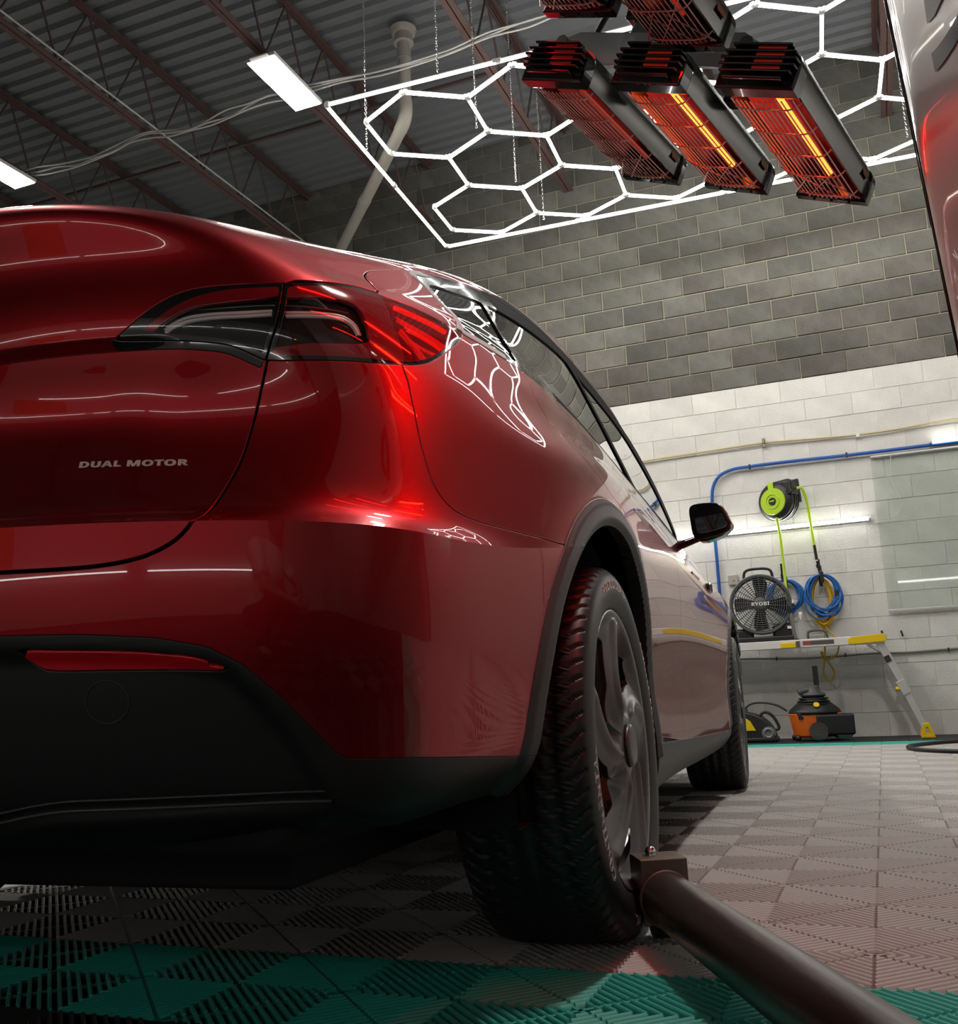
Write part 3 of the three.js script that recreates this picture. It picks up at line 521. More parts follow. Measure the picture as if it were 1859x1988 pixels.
  bothParts('tail_lamp_red_glint', [strip([[.945, 1.035], [.98, 1.03], [1.04, 1.024], [1.10, 1.016]], -.012, .006), strip([[.945, 1.01], [.97, .99], [.99, .972], [1.0, .963]], -.010, .006), strip([[.965, 1.0], [1.01, .993], [1.06, .992]], -.016, .007)], M.lampRedGlint);
}
{ // DUAL MOTOR in raised chrome letters on the boot lid, following its curve
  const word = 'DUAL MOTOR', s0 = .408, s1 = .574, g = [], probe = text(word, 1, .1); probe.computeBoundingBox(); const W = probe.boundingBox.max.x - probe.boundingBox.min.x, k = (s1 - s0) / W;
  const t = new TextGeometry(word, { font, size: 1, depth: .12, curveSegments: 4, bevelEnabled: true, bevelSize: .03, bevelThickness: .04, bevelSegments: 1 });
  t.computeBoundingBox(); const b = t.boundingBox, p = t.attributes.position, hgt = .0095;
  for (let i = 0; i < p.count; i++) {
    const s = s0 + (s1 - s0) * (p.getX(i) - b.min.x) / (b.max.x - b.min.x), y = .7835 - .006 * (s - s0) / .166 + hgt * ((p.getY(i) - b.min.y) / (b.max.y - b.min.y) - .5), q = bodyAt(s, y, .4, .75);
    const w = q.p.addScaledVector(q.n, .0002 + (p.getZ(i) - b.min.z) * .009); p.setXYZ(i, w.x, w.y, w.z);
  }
  const m = t.toNonIndexed(); m.computeVertexNormals(); obj('badge_lettering', m, std(new THREE.Color(.95, .94, .92), .25, .15), car).userData.label = 'raised chrome lettering reading DUAL MOTOR';  // near-white colour stands for the shine of chrome
}
{ // round tow-eye cover and the moulded ledge of the rear lower cladding
  const ring = []; for (let i = 0; i <= 40; i++) { const a = i / 40 * 2 * Math.PI; ring.push([.490 + .028 * Math.cos(a), .462 + .0262 * Math.sin(a)]); }
  const pts = ring.map(([s, y]) => { const q = bodyAt(s, y, .05, .4); return q.p.addScaledVector(q.n, -.0158).toArray(); });
  obj('tow_eye_cover', tube(pts.slice(0, -1), .0012, 120, 6, true), std(new THREE.Color(.05, .05, .05), .5), car);
  const led = (y0) => { const pts2 = []; for (let i = 0; i <= 24; i++) { const s = .02 + .76 * i / 24, q = bodyAt(s, y0 - .028 * smooth01(.44, .2, s), .02, .3); pts2.push(q.p.addScaledVector(q.n, -.0045 * smooth01(.8, .7, s)).toArray()); } return pts2; };
  bothParts('cladding_ledge', [tube(led(.333), .0022, 60, 6), tube(led(.345).map((p) => [p[0], p[1], p[2] - .006]), .0016, 60, 6)], std(new THREE.Color(.075, .078, .078), .32));
}
{ // door mirrors: painted shell, dark bezel, glass and arm
  const mk = (sx) => {
    const g = new THREE.Group(); g.name = 'door_mirror'; car.add(g); g.position.set(sx * .988, 1.052, -1.62); g.scale.setScalar(.74); g.rotation.y = sx * -.10;
    const out = [[-.088, .050], [-.082, .066], [-.06, .074], [.03, .070], [.052, .058], [.085, -.02], [.096, -.048], [.088, -.064], [.05, -.078], [-.04, -.092], [-.066, -.09], [-.078, -.07], [-.086, 0]].map(([x, y]) => [x * sx, y]);
    const C = round2(out, 4), shell = plate(C, .03, .005); shell.translate(0, 0, -.03);
    const back = plate(C.map(([x, y]) => [x * .86 + .004 * sx, y * .82 + .004]), .05, .014, 3); back.translate(0, .002, -.086);
    obj('mirror_shell', back, M.paint, g); obj('mirror_bezel', shell, M.gloss, g);
    const gl = plate(C.map(([x, y]) => [x * .84 + .006 * sx, y * .80 + .001]), .003, .001); gl.translate(0, 0, .0045); gl.rotateY(sx * -.02); gl.rotateX(-.24);
    obj('mirror_glass', gl, std(new THREE.Color(.62, .64, .66), .01, 1), g);
    obj('mirror_foot', [rod([-.05 * sx, -.082, -.03], [-.235 * sx, -.118, -.10], .016, 12, .024), plate(round2([[-.06 * sx, -.075], [.07 * sx, -.066], [.09 * sx, -.055], [.05 * sx, -.084], [-.05 * sx, -.1]], 3), .06, .006).translate(0, 0, -.07)], M.gloss, g);
    return g;
  };
  mk(1); mk(-1);
  // side camera housings on the front wings, flush handles on the doors
  for (const sx of [1, -1]) {
    const q = bodyAt(3.70, .845, .5, .9), cam = at(plate(round2([[-.055, .006], [.02, .018], [.05, .012], [.055, -.004], [.02, -.016], [-.045, -.006]], 4), .012, .004), 0, 0, 0);
    cam.rotateY(Math.PI / 2); cam.translate(sx > 0 ? q.p.x - .004 : -q.p.x - .008, q.p.y, q.p.z); obj('side_camera_housing', cam, M.gloss, car);
    for (const [s, y] of [[2.08, .862], [3.28, .845]]) {
      const h = bodyAt(s, y, .4, .95), g = box(.008, .022, .215, 0, 0, 0, .004); g.rotateZ(-.18); g.translate(h.p.x - .0025, h.p.y, h.p.z); if (sx < 0) g.scale(-1, 1, 1); obj('door_handle', sx < 0 ? bothSides(at(box(.008, .022, .215, 0, 0, 0, .004), 0, 0, 0, 0, 0, -.18).translate(h.p.x - .0025, h.p.y, h.p.z)) : g, M.paint, car);
    }
  }
}
{ // wheel housings and the underside
  for (const [c, n] of [[ARCH_R, 1], [ARCH_F, -1]]) for (const sx of [1, -1]) {
    const pos = [], K = 40; for (let i = 0; i <= K; i++) { const a = -1.0 + (Math.PI + 2.0) * i / K; pos.push([c[0] + (R_IN + .006) * Math.cos(a), c[1] + (R_IN + .006) * Math.sin(a)]); }
    const P = [], I = []; pos.forEach(([z, y], i) => { for (const x of [y > .55 ? .872 : .845, .80, .52]) P.push(x * sx, Math.max(.25, y), z); if (i) for (const k of [0, 1]) { const a = (i - 1) * 3 + k, b = a + 3; I.push(a, b, a + 1, a + 1, b, b + 1); } });
    const g = new THREE.BufferGeometry(); g.setAttribute('position', new THREE.Float32BufferAttribute(P, 3)); g.setIndex(I); g.computeVertexNormals();
    const disc = new THREE.CircleGeometry(R_IN + .006, 40, -.22, Math.PI + .44); disc.rotateY(Math.PI / 2); disc.translate(.52 * sx, c[1], c[0]);
    obj('wheel_housing', [g, disc], M.shell, car);
  }
  obj('underbody', [box(1.2, .06, 4.3, 0, .235, -1.45, .01), box(1.62, .06, 1.7, 0, .225, -1.43, .01), box(1.3, .2, .35, 0, .36, .62, .02), box(.12, .1, 1.3, 0, .30, .1, .02)], M.shell, car);
  obj('suspension_arm', [rod([.3, .26, .05], [.74, .24, .02], .022), rod([.3, .30, -.2], [.74, .32, -.06], .02)], M.shell, car); obj('suspension_arm', [rod([-.3, .26, .05], [-.74, .24, .02], .022), rod([-.3, .30, -.2], [-.74, .32, -.06], .02)], M.shell, car);
}
// ---------- wheels: tyre with grooved tread and raised lettering, turbine-bladed cover ----------
M.cover = std(new THREE.Color(.12, .121, .123), .36, .6);
M.sidewall = std(new THREE.Color(.045, .045, .046), .42);
function tyreShape() {
  const prof = [[.108, .262], [.119, .268], [.1275, .290], [.1282, .314], [.122, .334], [.112, .3445], [.098, .3495], [.05, .3525], [0, .353]], cv = new THREE.CatmullRomCurve3(prof.map(([x, r]) => V(x, r, 0)));
  const half = cv.getPoints(44).map((q) => [q.x, q.y]), P = [...half, ...half.slice(0, -1).reverse().map(([x, r]) => [-x, r])];
  const NA = 840, pos = [], idx = [], m = P.length, groove = [.018, .062];
  for (let i = 0; i <= NA; i++) {
    const a = i / NA * Math.PI * 2, ca = Math.cos(a), sa = Math.sin(a);
    for (const [x, r] of P) {
      let R = r; const ax = Math.abs(x);
      for (const g of groove) R -= .007 * smooth01(.0065, .0045, Math.abs(ax - g));
      if (ax > .068 && ax < .121) { const f = ((a / (2 * Math.PI) * 70 + ax * 22 + (x < 0 ? .5 : 0)) % 1 + 1) % 1; R -= .006 * smooth01(.10, .05, Math.min(f, 1 - f)) * smooth01(.121, .114, ax); }
      else if (ax < .056 && ax > .024) { const f = ((a / (2 * Math.PI) * 70 - x * 30) % 1 + 1) % 1; R -= .004 * smooth01(.1, .04, Math.min(f, 1 - f)); }
      pos.push(x, R * ca, R * sa);
    }
  }
  for (let i = 0; i < NA; i++) for (let j = 0; j < m - 1; j++) { const a = i * m + j, b = a + m; idx.push(a, a + 1, b, b, a + 1, b + 1); }
  const g = new THREE.BufferGeometry(); g.setAttribute('position', new THREE.Float32BufferAttribute(pos, 3)); g.setIndex(idx); g.computeVertexNormals();
  g.setAttribute('uv', new THREE.BufferAttribute(new Float32Array(pos.length / 3 * 2), 2)); return g;
}
function coverShape() {                                // five broad swept blades with open slots between them
  const R1 = .262, NR = 54, NA = 360, tris = [], G = [];
  const face = (r, th) => {
    const n = 5, sw = 1.0 * Math.pow(r / R1, .8), ph = (((th + sw) / (2 * Math.PI) * n) % 1 + 1) % 1, dome = .012 + .020 * (1 - r / R1) ** 2 - .006 * smooth01(.06, .0, r);
    const act = smooth01(.045, .09, r) * smooth01(.258, .236, r);
    const rise = ph < .5 ? smooth01(.0, .5, ph) : 1 - smooth01(.62, .92, ph) * .55, ridge = .016 * smooth01(.12, .0, Math.abs(ph - .56));
    return { x: dome - act * (.030 * (1 - rise)) + act * ridge * .6 + .004 * smooth01(.25, .256, r), ph };
  };
  for (let i = 0; i <= NA; i++) for (let j = 0; j <= NR; j++) { const r = .0005 + R1 * j / NR, th = i / NA * 2 * Math.PI, f = face(r, th); G.push({ x: f.x, y: r * Math.cos(th), z: r * Math.sin(th), s: r, v: th }); }
  const at2 = (i, j) => G[((i + NA) % NA) * (NR + 1) + j];
  for (let i = 0; i <= NA; i++) for (let j = 0; j <= NR; j++) { const q = G[i * (NR + 1) + j], a = at2(i - 1, j), b = at2(i + 1, j), c = G[i * (NR + 1) + Math.max(0, j - 1)], d = G[i * (NR + 1) + Math.min(NR, j + 1)]; const n = V(b.x - a.x, b.y - a.y, b.z - a.z).cross(V(d.x - c.x, d.y - c.y, d.z - c.z)).normalize(); if (n.x < 0) n.negate(); if (j < 2) n.set(1, 0, 0); q.nx = n.x; q.ny = n.y; q.nz = n.z; }
  for (let i = 0; i < NA; i++) for (let j = 0; j < NR; j++) { const a = G[i * (NR + 1) + j], b = G[(i + 1) * (NR + 1) + j], c = G[(i + 1) * (NR + 1) + j + 1], d = G[i * (NR + 1) + j + 1]; tris.push([a, c, b], [a, d, c]); }
  const open = (q) => { const sw = 1.0 * Math.pow(q.s / R1, .8), ph = (((q.v + sw) / (2 * Math.PI) * 5) % 1 + 1) % 1, w = .25 * smooth01(.075, .14, q.s) * smooth01(.250, .205, q.s); let d = Math.abs(ph - .02); d = Math.min(d, 1 - d); return q.s > .07 && q.s < .25 ? (w - d) * .5 : -.05; };
  const kept = cut(tris, open, 0)[0];
  return panel(kept, { mirror: false, depth: .012, fillet: .002 });
}
const tyreG = tyreShape(), coverG = coverShape();
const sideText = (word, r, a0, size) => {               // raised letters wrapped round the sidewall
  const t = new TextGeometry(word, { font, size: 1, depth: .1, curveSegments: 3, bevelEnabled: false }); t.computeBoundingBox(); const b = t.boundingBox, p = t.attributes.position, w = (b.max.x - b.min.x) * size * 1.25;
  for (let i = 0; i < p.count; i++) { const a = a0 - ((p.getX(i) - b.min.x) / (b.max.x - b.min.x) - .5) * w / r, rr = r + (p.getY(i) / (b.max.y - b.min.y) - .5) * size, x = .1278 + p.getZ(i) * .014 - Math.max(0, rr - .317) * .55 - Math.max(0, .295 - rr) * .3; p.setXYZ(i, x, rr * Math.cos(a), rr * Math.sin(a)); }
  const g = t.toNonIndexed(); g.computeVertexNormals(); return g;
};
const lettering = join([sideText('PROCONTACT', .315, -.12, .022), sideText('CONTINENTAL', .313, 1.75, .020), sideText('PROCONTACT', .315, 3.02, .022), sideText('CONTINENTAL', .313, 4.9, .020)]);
function wheel(name, x, z, turn, sx, steer = 0, camber = 0) {
  const w = new THREE.Group(); w.name = name; car.add(w); w.position.set(x, .3475, z); w.rotation.set(turn * sx, sx < 0 ? Math.PI + steer : steer, camber, 'YZX');
  obj('tyre', tyreG, M.rubber, w); const l = obj('tyre_lettering', lettering, std(new THREE.Color(.50, .49, .48), .35), w); l.userData.label = 'raised lettering on the tyre sidewall reading PROCONTACT';  // rubber letters; their light grey stands for the glint on them
  const c = obj('wheel_cover', coverG, M.cover, w); c.position.x = .101;
  obj('hub_cap', lathe([[0, .0], [.034, 0], [.0405, -.004], [.041, -.012], [.0, -.014]].map(([r, h]) => [r, h]).reverse(), 40).rotateZ(-Math.PI / 2).translate(.137, 0, 0), M.cover, w);
  obj('rim', [lathe([[.262, -.004], [.266, .002], [.262, .006], [.257, .003], [.25, -.02], [.235, -.06], [.225, -.14]], 72).rotateZ(-Math.PI / 2).translate(.113, 0, 0)], std(new THREE.Color(.32, .32, .32), .3, .8), w);
  const disc = cyl(.165, .165, .022, 0, 0, 0, 48); disc.rotateZ(Math.PI / 2); disc.translate(.0, 0, 0); const back = cyl(.235, .235, .01, 0, 0, 0, 40); back.rotateZ(Math.PI / 2); back.translate(-.06, 0, 0);
  obj('brake_disc', [disc], std(new THREE.Color(.10, .10, .10), .4, .8), w); obj('hub', [back, cyl(.06, .06, .07, 0, 0, 0, 24).rotateZ(Math.PI / 2).translate(.03, 0, 0)], M.shell, w);
  return w;
}
const WX = .8155;
wheel('rear_wheel', WX, 0, .15, 1, 0, .022); wheel('rear_wheel', -WX, 0, .7, -1, 0, 0); wheel('front_wheel', WX + .005, -2.89, .5, 1, .03); wheel('front_wheel', -WX - .005, -2.89, .2, -1, .0);
// ---------- lamps ----------
const glow = (c, k) => new THREE.MeshStandardMaterial({ color: 0x111111, emissive: c, emissiveIntensity: k, roughness: .6 });
M.white = std(new THREE.Color(.75, .75, .74), .4);
M.tubeGlow = glow(new THREE.Color(1, .99, .96), 13);
M.panelGlow = glow(new THREE.Color(1, .99, .95), 25);
M.cable = std(new THREE.Color(.55, .55, .53), .6);
M.blackPlastic = std(new THREE.Color(.012, .012, .013), .45);
M.steel = std(new THREE.Color(.42, .42, .42), .30, 1, { bumpMap: grit, bumpScale: .0002 });
function rectLight(color, k, w, h, p, to) { const l = new THREE.RectAreaLight(color, k, w, h); l.name = numbered('lamp_light'); l.position.set(...p); l.lookAt(...to); scene.add(l); return l; }
{ // hexagon tube grid hung on chains
  const U = 5.08, D = 2.417, Rh = .456, px = Rh * Math.sqrt(3), root = thing('hexagon_light_grid', 'large rectangular grid of glowing white light tubes in hexagons hung on chains', 'ceiling light', [-2.94, 4.62, -3.82], .0564);
  const segs = new Map(), key = (a) => Math.round(a[0] * 50) + ',' + Math.round(a[1] * 50), addSeg = (a, b) => { const k = [key(a), key(b)].sort().join('|'); if (!segs.has(k)) segs.set(k, [a, b]); };
  for (let row = 0; row < 3; row++) for (let k = 0; k < (row === 1 ? 5 : 6); k++) {
    const cx = .562 + px * k + (row === 1 ? px / 2 : 0), cz = -(.528 + 1.5 * Rh * row), pts = [];
    for (let i = 0; i < 6; i++) { const a = Math.PI / 6 + i * Math.PI / 3; pts.push([cx + Rh * Math.cos(a), cz + Rh * Math.sin(a)]); }
    for (let i = 0; i < 6; i++) addSeg(pts[i], pts[(i + 1) % 6]);
  }
  for (let i = 0; i < 4; i++) { addSeg([U * i / 4, 0], [U * (i + 1) / 4, 0]); addSeg([U * i / 4, -D], [U * (i + 1) / 4, -D]); }
  for (let i = 0; i < 2; i++) { addSeg([0, -D * i / 2], [0, -D * (i + 1) / 2]); addSeg([U, -D * i / 2], [U, -D * (i + 1) / 2]); }
  const joints = new Map(); root.updateMatrixWorld();
  for (const [a, b] of segs.values()) {
    const L = Math.hypot(b[0] - a[0], b[1] - a[1]), ux = (b[0] - a[0]) / L, uz = (b[1] - a[1]) / L, e = .026;
    const p = [a[0] + ux * e, 0, a[1] + uz * e], q = [b[0] - ux * e, 0, b[1] - uz * e];
    obj('light_tube', rod(p, q, .0125, 10), M.tubeGlow, root); obj('tube_holder', beam([p[0], .0125, p[2]], [q[0], .0125, q[2]], .017, .007, V(0, 1, 0), 0), M.white, root);
    const mid = root.localToWorld(V((p[0] + q[0]) / 2, -.0135, (p[2] + q[2]) / 2)), w = root.localToWorld(V(q[0], -.0135, q[2])).sub(mid);
    const l = rectLight(0xfffaf0, HEX_TUBE, L - 2 * e, .024, mid.toArray(), [mid.x, 0, mid.z]); l.rotation.set(-Math.PI / 2, 0, 0); l.quaternion.setFromRotationMatrix(new THREE.Matrix4().makeBasis(w.clone().normalize(), V(0, 1, 0).cross(w.clone().normalize()).multiplyScalar(-1).normalize(), V(0, 1, 0)));
    for (const [c, s] of [[a, 1], [b, -1]]) { const k = key(c); if (!joints.has(k)) joints.set(k, [c, []]); joints.get(k)[1].push([ux * s, uz * s]); }
  }
  for (const [c, dirs] of joints.values()) obj('connector', dirs.map(([x, z]) => beam([c[0], .006, c[1]], [c[0] + x * .03, .006, c[1] + z * .03], .03, .03, V(0, 1, 0), .003)), M.white, root);
  const link = new THREE.TorusGeometry(.011, .0024, 5, 8); link.scale(.7, 1.25, 1);
  const chain = (x, z) => { const p = root.worldToLocal(V(x, 4.63, z)), gs = []; for (let i = 0, y = 0; y < 1.66; i++, y += .0215) { const l = plain(link); if (i % 2) l.rotateY(Math.PI / 2); l.translate(p.x, y + .02, p.z); gs.push(l); } obj('chain', gs, M.chrome, root); };
  for (const z of [-3.86, -4.56, -5.42, -6.15]) { chain(-2.09, z); chain(.9, z); } chain(-2.99, -4.52); chain(-2.05 + 1.6, -3.97);
}
{ // slim LED panels under the joists
  const panelAt = (x, z, label, group) => {
    const t = thing('led_panel_light', label, 'ceiling light', [x, 5.5, z], 0, group);
    obj('housing', [box(.265, .035, .73, 0, .028, 0, .006), box(.1, .03, .06, 0, .055, -.2), box(.1, .03, .06, 0, .055, .2), box(.16, .012, .05, 0, .012, .375)], M.white, t); obj('diffuser', box(.245, .012, .70, 0, .006, 0, .002), M.panelGlow, t);
    for (const dz of [-.2, .2]) obj('hanger', rod([0, .07, dz], [0, .16, dz], .004, 6), M.steel, t);
    rectLight(0xfff8ee, CEILING_PANEL, .245, .70, [x, 5.495, z], [x, 0, z]);
  };
  panelAt(-3.77, -4.6, 'bright rectangular LED panel under a roof joist at the corner of the hexagon light');
  panelAt(-6.88, -4.52, 'bright LED panel light above the car roof, cut by the picture edge');
  for (const [x, z, l] of [[.67, -1.59, 'bright LED panel light above the heaters, mirrored in the bumper'], [-3.5, .1, 'added unseen LED panel light over the far flank, lighting the floor']]) panelAt(x, z, l);  // far flank panel is added to brighten the floor beyond the car
}
{ // joists with web bars, bridging and cables
  const xs = [-8.48, -6.93, -5.38, -3.82, -2.23, -.68, .865, 2.41, 3.95];
  const JL = ['steel roof joist farthest beyond the car, mostly hidden by its boot lid', 'steel roof joist carrying the LED panel cut by the picture edge', 'steel roof joist with a thin grey conduit along its bottom chord', 'steel roof joist above the whole LED panel and the drain pipe', 'steel roof joist crossing over the hexagon light by its hanging chains', 'steel roof joist hidden behind the infrared heaters', 'steel roof joist seen through the hexagons beside the vehicle panel', 'steel roof joist hidden behind the grey vehicle panel', 'steel roof joist at the side wall, outside the picture'];
  xs.forEach((x, k) => {
    const t = thing('roof_joist', JL[k], 'joist', [x, 5.64, 0]), z0 = ZW + .02, z1 = ZB - .05;
    const ang = (y, s) => [box(.045, .006, z1 - z0, -.028, y, (z0 + z1) / 2, 0), box(.045, .006, z1 - z0, .028, y, (z0 + z1) / 2, 0), box(.006, .045, z1 - z0, -.008, y + s * .022, (z0 + z1) / 2, 0), box(.006, .045, z1 - z0, .008, y + s * .022, (z0 + z1) / 2, 0)];
    obj('bottom_chord', ang(0, 1), M.rust, t); obj('top_chord', ang(.70, -1), M.rust, t);
    for (let i = 0, z = z0 + .1; z + .62 < z1; i++, z += .62) { obj('web_bar', rod([0, .01, z], [0, .69, z + .31], .010, 6), M.web, t); obj('web_bar', rod([0, .69, z + .31], [0, .01, z + .62], .010, 6), M.web, t); }
  });
  for (const [z, y, l] of [[-6.2, 6.3, 'dark steel bridging bar across the joists closest to the far wall'], [-3.1, 6.3, 'dark steel bridging bar across the joists above the drain pipe collar'], [.2, 6.3, 'dark steel bridging bar across the joists over the car'], [3.2, 6.3, 'dark steel bridging bar across the joists behind the camera']]) tag(obj('bridging_bar', beam([X0 + .05, y - .05, z], [X1 - .05, y - .05, z], .03, .03, V(0, 1, 0), 0), M.web), l, 'steel bar');
  const wob = (x0, x1, z, dy, sd) => { const R = rng(sd), p = []; for (let i = 0; i <= 14; i++) { const f = i / 14; p.push([x0 + (x1 - x0) * f, 5.60 + dy - .07 * Math.sin(f * Math.PI * 2.2) ** 2 + .03 * (R() - .5), z + .05 * (R() - .5)]); } return tube(p, .008, 90, 5); };
  tag(obj('cable_bundle', [wob(-6.85, -3.85, -4.82, -.0, 3), wob(-6.85, -3.85, -4.84, -.02, 4), wob(-6.85, -3.85, -4.80, .02, 8)], M.cable), 'loose white cables strung below the joists between the two LED panels', 'cable');
  tag(obj('cable_bundle', [wob(-3.7, .9, -4.82, -.0, 5), wob(-3.7, .9, -4.84, -.02, 6), wob(-3.7, .9, -4.86, .01, 9)], M.cable), 'white cables running from the LED panel behind the drain pipe to the heaters', 'cable');
  tag(obj('electrical_conduit', [rod([-5.33, 5.69, ZW + .1], [-5.33, 5.69, 2], .009, 6)], M.cable), 'thin grey conduit clipped along the bottom chord of a joist', 'conduit');
}
{ // drain pipe from the roof, an elbow, then down to the wall
  const m = std(new THREE.Color(.36, .34, .30), .6), t = thing('drain_pipe', 'pale plastic drain pipe with elbow slanting from the roof towards the far wall', 'pipe', [-3.06, 5.5, -5.4]);
  const d = [-1.94, .16 - .25, -2.08];
  obj('vertical_pipe', rod([0, .06, 0], [0, .84, 0], .055, 20), m, t); obj('roof_collar', [cyl(.12, .10, .05, 0, .80, 0), cyl(.075, .09, .10, 0, .74, 0)], m, t); obj('coupling', cyl(.062, .062, .1, 0, .58, 0), m, t);
  obj('elbow', [tube([[0, .12, 0], [0, .02, 0], [-.04, -.03, -.045], [-.12, -.05, -.13]], .06, 24, 14)], m, t);
  obj('slanting_pipe', rod([-.08, -.045, -.09], [d[0], d[1] - .03, d[2]], .055, 20), m, t); obj('coupling', rod([-.95, -.075, -1.02], [-1.02, -.077, -1.095], .061, 20), m, t);
}
// ---------- infrared curing heaters on their bracket ----------
M.brushed = std(new THREE.Color(.20, .195, .19), .24, 1, {});
M.redMirror = std(new THREE.Color(.75, .10, .08), .22, 1);
M.wire = std(new THREE.Color(.80, .55, .50), .3, .9);
M.filament = glow(new THREE.Color(1, .13, .018), 9);
M.sticker = std(new THREE.Color(.45, .17, .05), .5);
const HD = V(.23438, -.04811, -.97095), HE0 = V(-.85674, .43143, -.2826), HE = HE0.clone().addScaledVector(HD, -HE0.dot(HD)).normalize(), HN = HE.clone().cross(HD).normalize();   // along, across, facing
const heaterBasis = new THREE.Matrix4().makeBasis(HE.clone().negate(), HN.clone().negate(), HD.clone().negate());
const HL = .353, HW = .108;
function heater(pos, label, lit) {                    // local: x across, y up (away from the face), z towards the vented end
  const t = thing('infrared_heater', label, 'heater', pos.toArray()); t.quaternion.setFromRotationMatrix(heaterBasis); t.userData.group = 'infrared heaters on the bracket';
  const w = HW / 2, prof = [], inner = [];
  for (let i = 0; i <= 22; i++) { const a = Math.PI * i / 22; prof.push([-w * Math.cos(a), .012 + .052 * Math.pow(Math.sin(a), .6)]); inner.push([-(w - .004) * Math.cos(a), .010 + .047 * Math.pow(Math.sin(a), .6)]); }
  const outline = [[-w, 0], ...prof, [w, 0], [w - .0035, 0], ...inner.slice().reverse(), [-w + .0035, 0]];
  const shell = plate(outline, HL - .03, 0); shell.translate(0, 0, -HL + .018); obj('housing', toCreasedNormals(shell, .6), M.brushed, t);
  const refl = []; for (let i = 0; i <= 14; i++) { const x = -(w - .006) + (HW - .012) * i / 14; refl.push([x, .010 + .034 * (1 - (x / w) ** 2)]); }
  const rs = plate([...refl, ...refl.slice().reverse().map(([x, y]) => [x, y + .002])], HL - .036, 0); rs.translate(0, 0, -HL + .021); obj('reflector', toCreasedNormals(rs, .8), M.redMirror, t);
  const fil = obj('filament', rod([0, .020, -.03], [0, .020, -HL + .05], lit ? .0042 : .003, 10), lit ? M.filament : glow(new THREE.Color(1, .04, .01), .35), t);
  obj('quartz_tube', rod([0, .020, -.018], [0, .020, -HL + .03], .0075, 14), phys(new THREE.Color(1, .75, .72), .02, 0, { transmission: 1, thickness: 0 }), t);
  const wires = []; for (let i = 0; i < 13; i++) { const x = -w + .007 + (HW - .014) * i / 12; wires.push(rod([x, -.006 - .006 * Math.cos((i - 6) / 6 * 1.4), -.012], [x, -.006 - .006 * Math.cos((i - 6) / 6 * 1.4), -HL + .03], .0011, 5)); wires.push(rod([x, -.006 - .006 * Math.cos((i - 6) / 6 * 1.4), -HL + .03], [x, .006, -HL + .012], .0011, 5)); }
  for (const z of [-.03, -.10, -.17, -.24, -.31]) wires.push(tube([[-w + .002, .002, z], [-w + .01, -.010, z], [0, -.014, z], [w - .01, -.010, z], [w - .002, .002, z]], .0013, 16, 5));
  for (const s of [-1, 1]) wires.push(rod([s * .045, -.012, -.22], [-s * .03, -.013, -.32], .0011, 5), rod([s * .01, -.012, -.25], [s * .055, -.009, -.32], .0011, 5));
  obj('guard_grille', wires, M.wire, t);
  const capP = []; for (let i = 0; i <= 20; i++) { const a = Math.PI * i / 20; capP.push([-(w + .003) * Math.cos(a), .010 + .044 * Math.pow(Math.sin(a), .6)]); }
  const capO = [[-(w + .003), -.006], ...capP, [w + .003, -.006]];
  const capG = plate(capO, .022, .003); capG.translate(0, 0, -.004); obj('vented_end_cap', capG, M.gloss, t);
  for (let k = 0; k < 6; k++) { const y = .000 + k * .0094, hw = w - .024 + Math.sqrt(Math.max(1e-5, .0275 ** 2 - (y - .0235) ** 2)); obj('fin', box(2 * hw, .0044, .020, 0, y, .026, .0022), M.gloss, t); }
  const glowBack = plate([[-.012, .008], [.03, .008], [.03, .042], [-.012, .042]], .002, 0); glowBack.translate(0, 0, .0195); obj('glow_slot', glowBack, lit ? glow(new THREE.Color(1, .06, .03), .55) : glow(new THREE.Color(1, .05, .03), .3), t);
  const end = plate(capO.map(([x, y]) => [x * 1.01, y]), .014, .003); end.translate(0, 0, -HL + .004); obj('end_cap', end, M.gloss, t);
  for (const x of [-.03, .0, .03]) obj('screw', rod([x, -.007, -HL + .011], [x, -.011, -HL + .011], .0026, 8), M.blackPlastic, t);
  const st = box(.028, .0008, .026, 0, 0, 0, 0); st.rotateZ(-1.15); st.translate(w * .955, .034, -HL + .045); obj('rating_label', st, M.sticker, t);
  const lp = t.localToWorld(V(0, -.016, -HL / 2)), l = rectLight(0xff1a0c, lit ? HEATER * 85 : HEATER * 28, .011, .28, lp.toArray(), lp.clone().add(HN).toArray());
  t.updateMatrixWorld(); lp.set(0, -.0165, -HL / 2).applyMatrix4(t.matrixWorld); l.position.copy(lp); l.quaternion.setFromRotationMatrix(new THREE.Matrix4().makeBasis(HE, HE.clone().cross(HN).multiplyScalar(1), HN.clone().negate()));
  return t;
}
const A3 = V(.20275, 1.27953, .39059).addScaledVector(HN, .018), step = HE.clone().multiplyScalar(.1775);
heater(A3.clone(), 'infrared heater with bright filament, nearest the vehicle panel in the lower row', true);
heater(A3.clone().add(step), 'infrared heater with bright filament, middle of the lower row', true);
heater(A3.clone().addScaledVector(step, 2), 'dim infrared heater of the lower row, nearest the drain pipe', false);
const B4 = V(0.1105, 1.3564, 0.388).addScaledVector(HD, -HL);
heater(B4.clone(), 'infrared heater crossing in front of the silver bracket', false);
heater(V(-0.0282, 1.411, 0.454).addScaledVector(HD, -HL), 'infrared heater of the upper row, cut by the top picture edge', false);
heater(V(-0.1382, 1.5759, 0.3342).addScaledVector(HD, -HL), 'infrared heater at the top edge showing only its end cap', false);
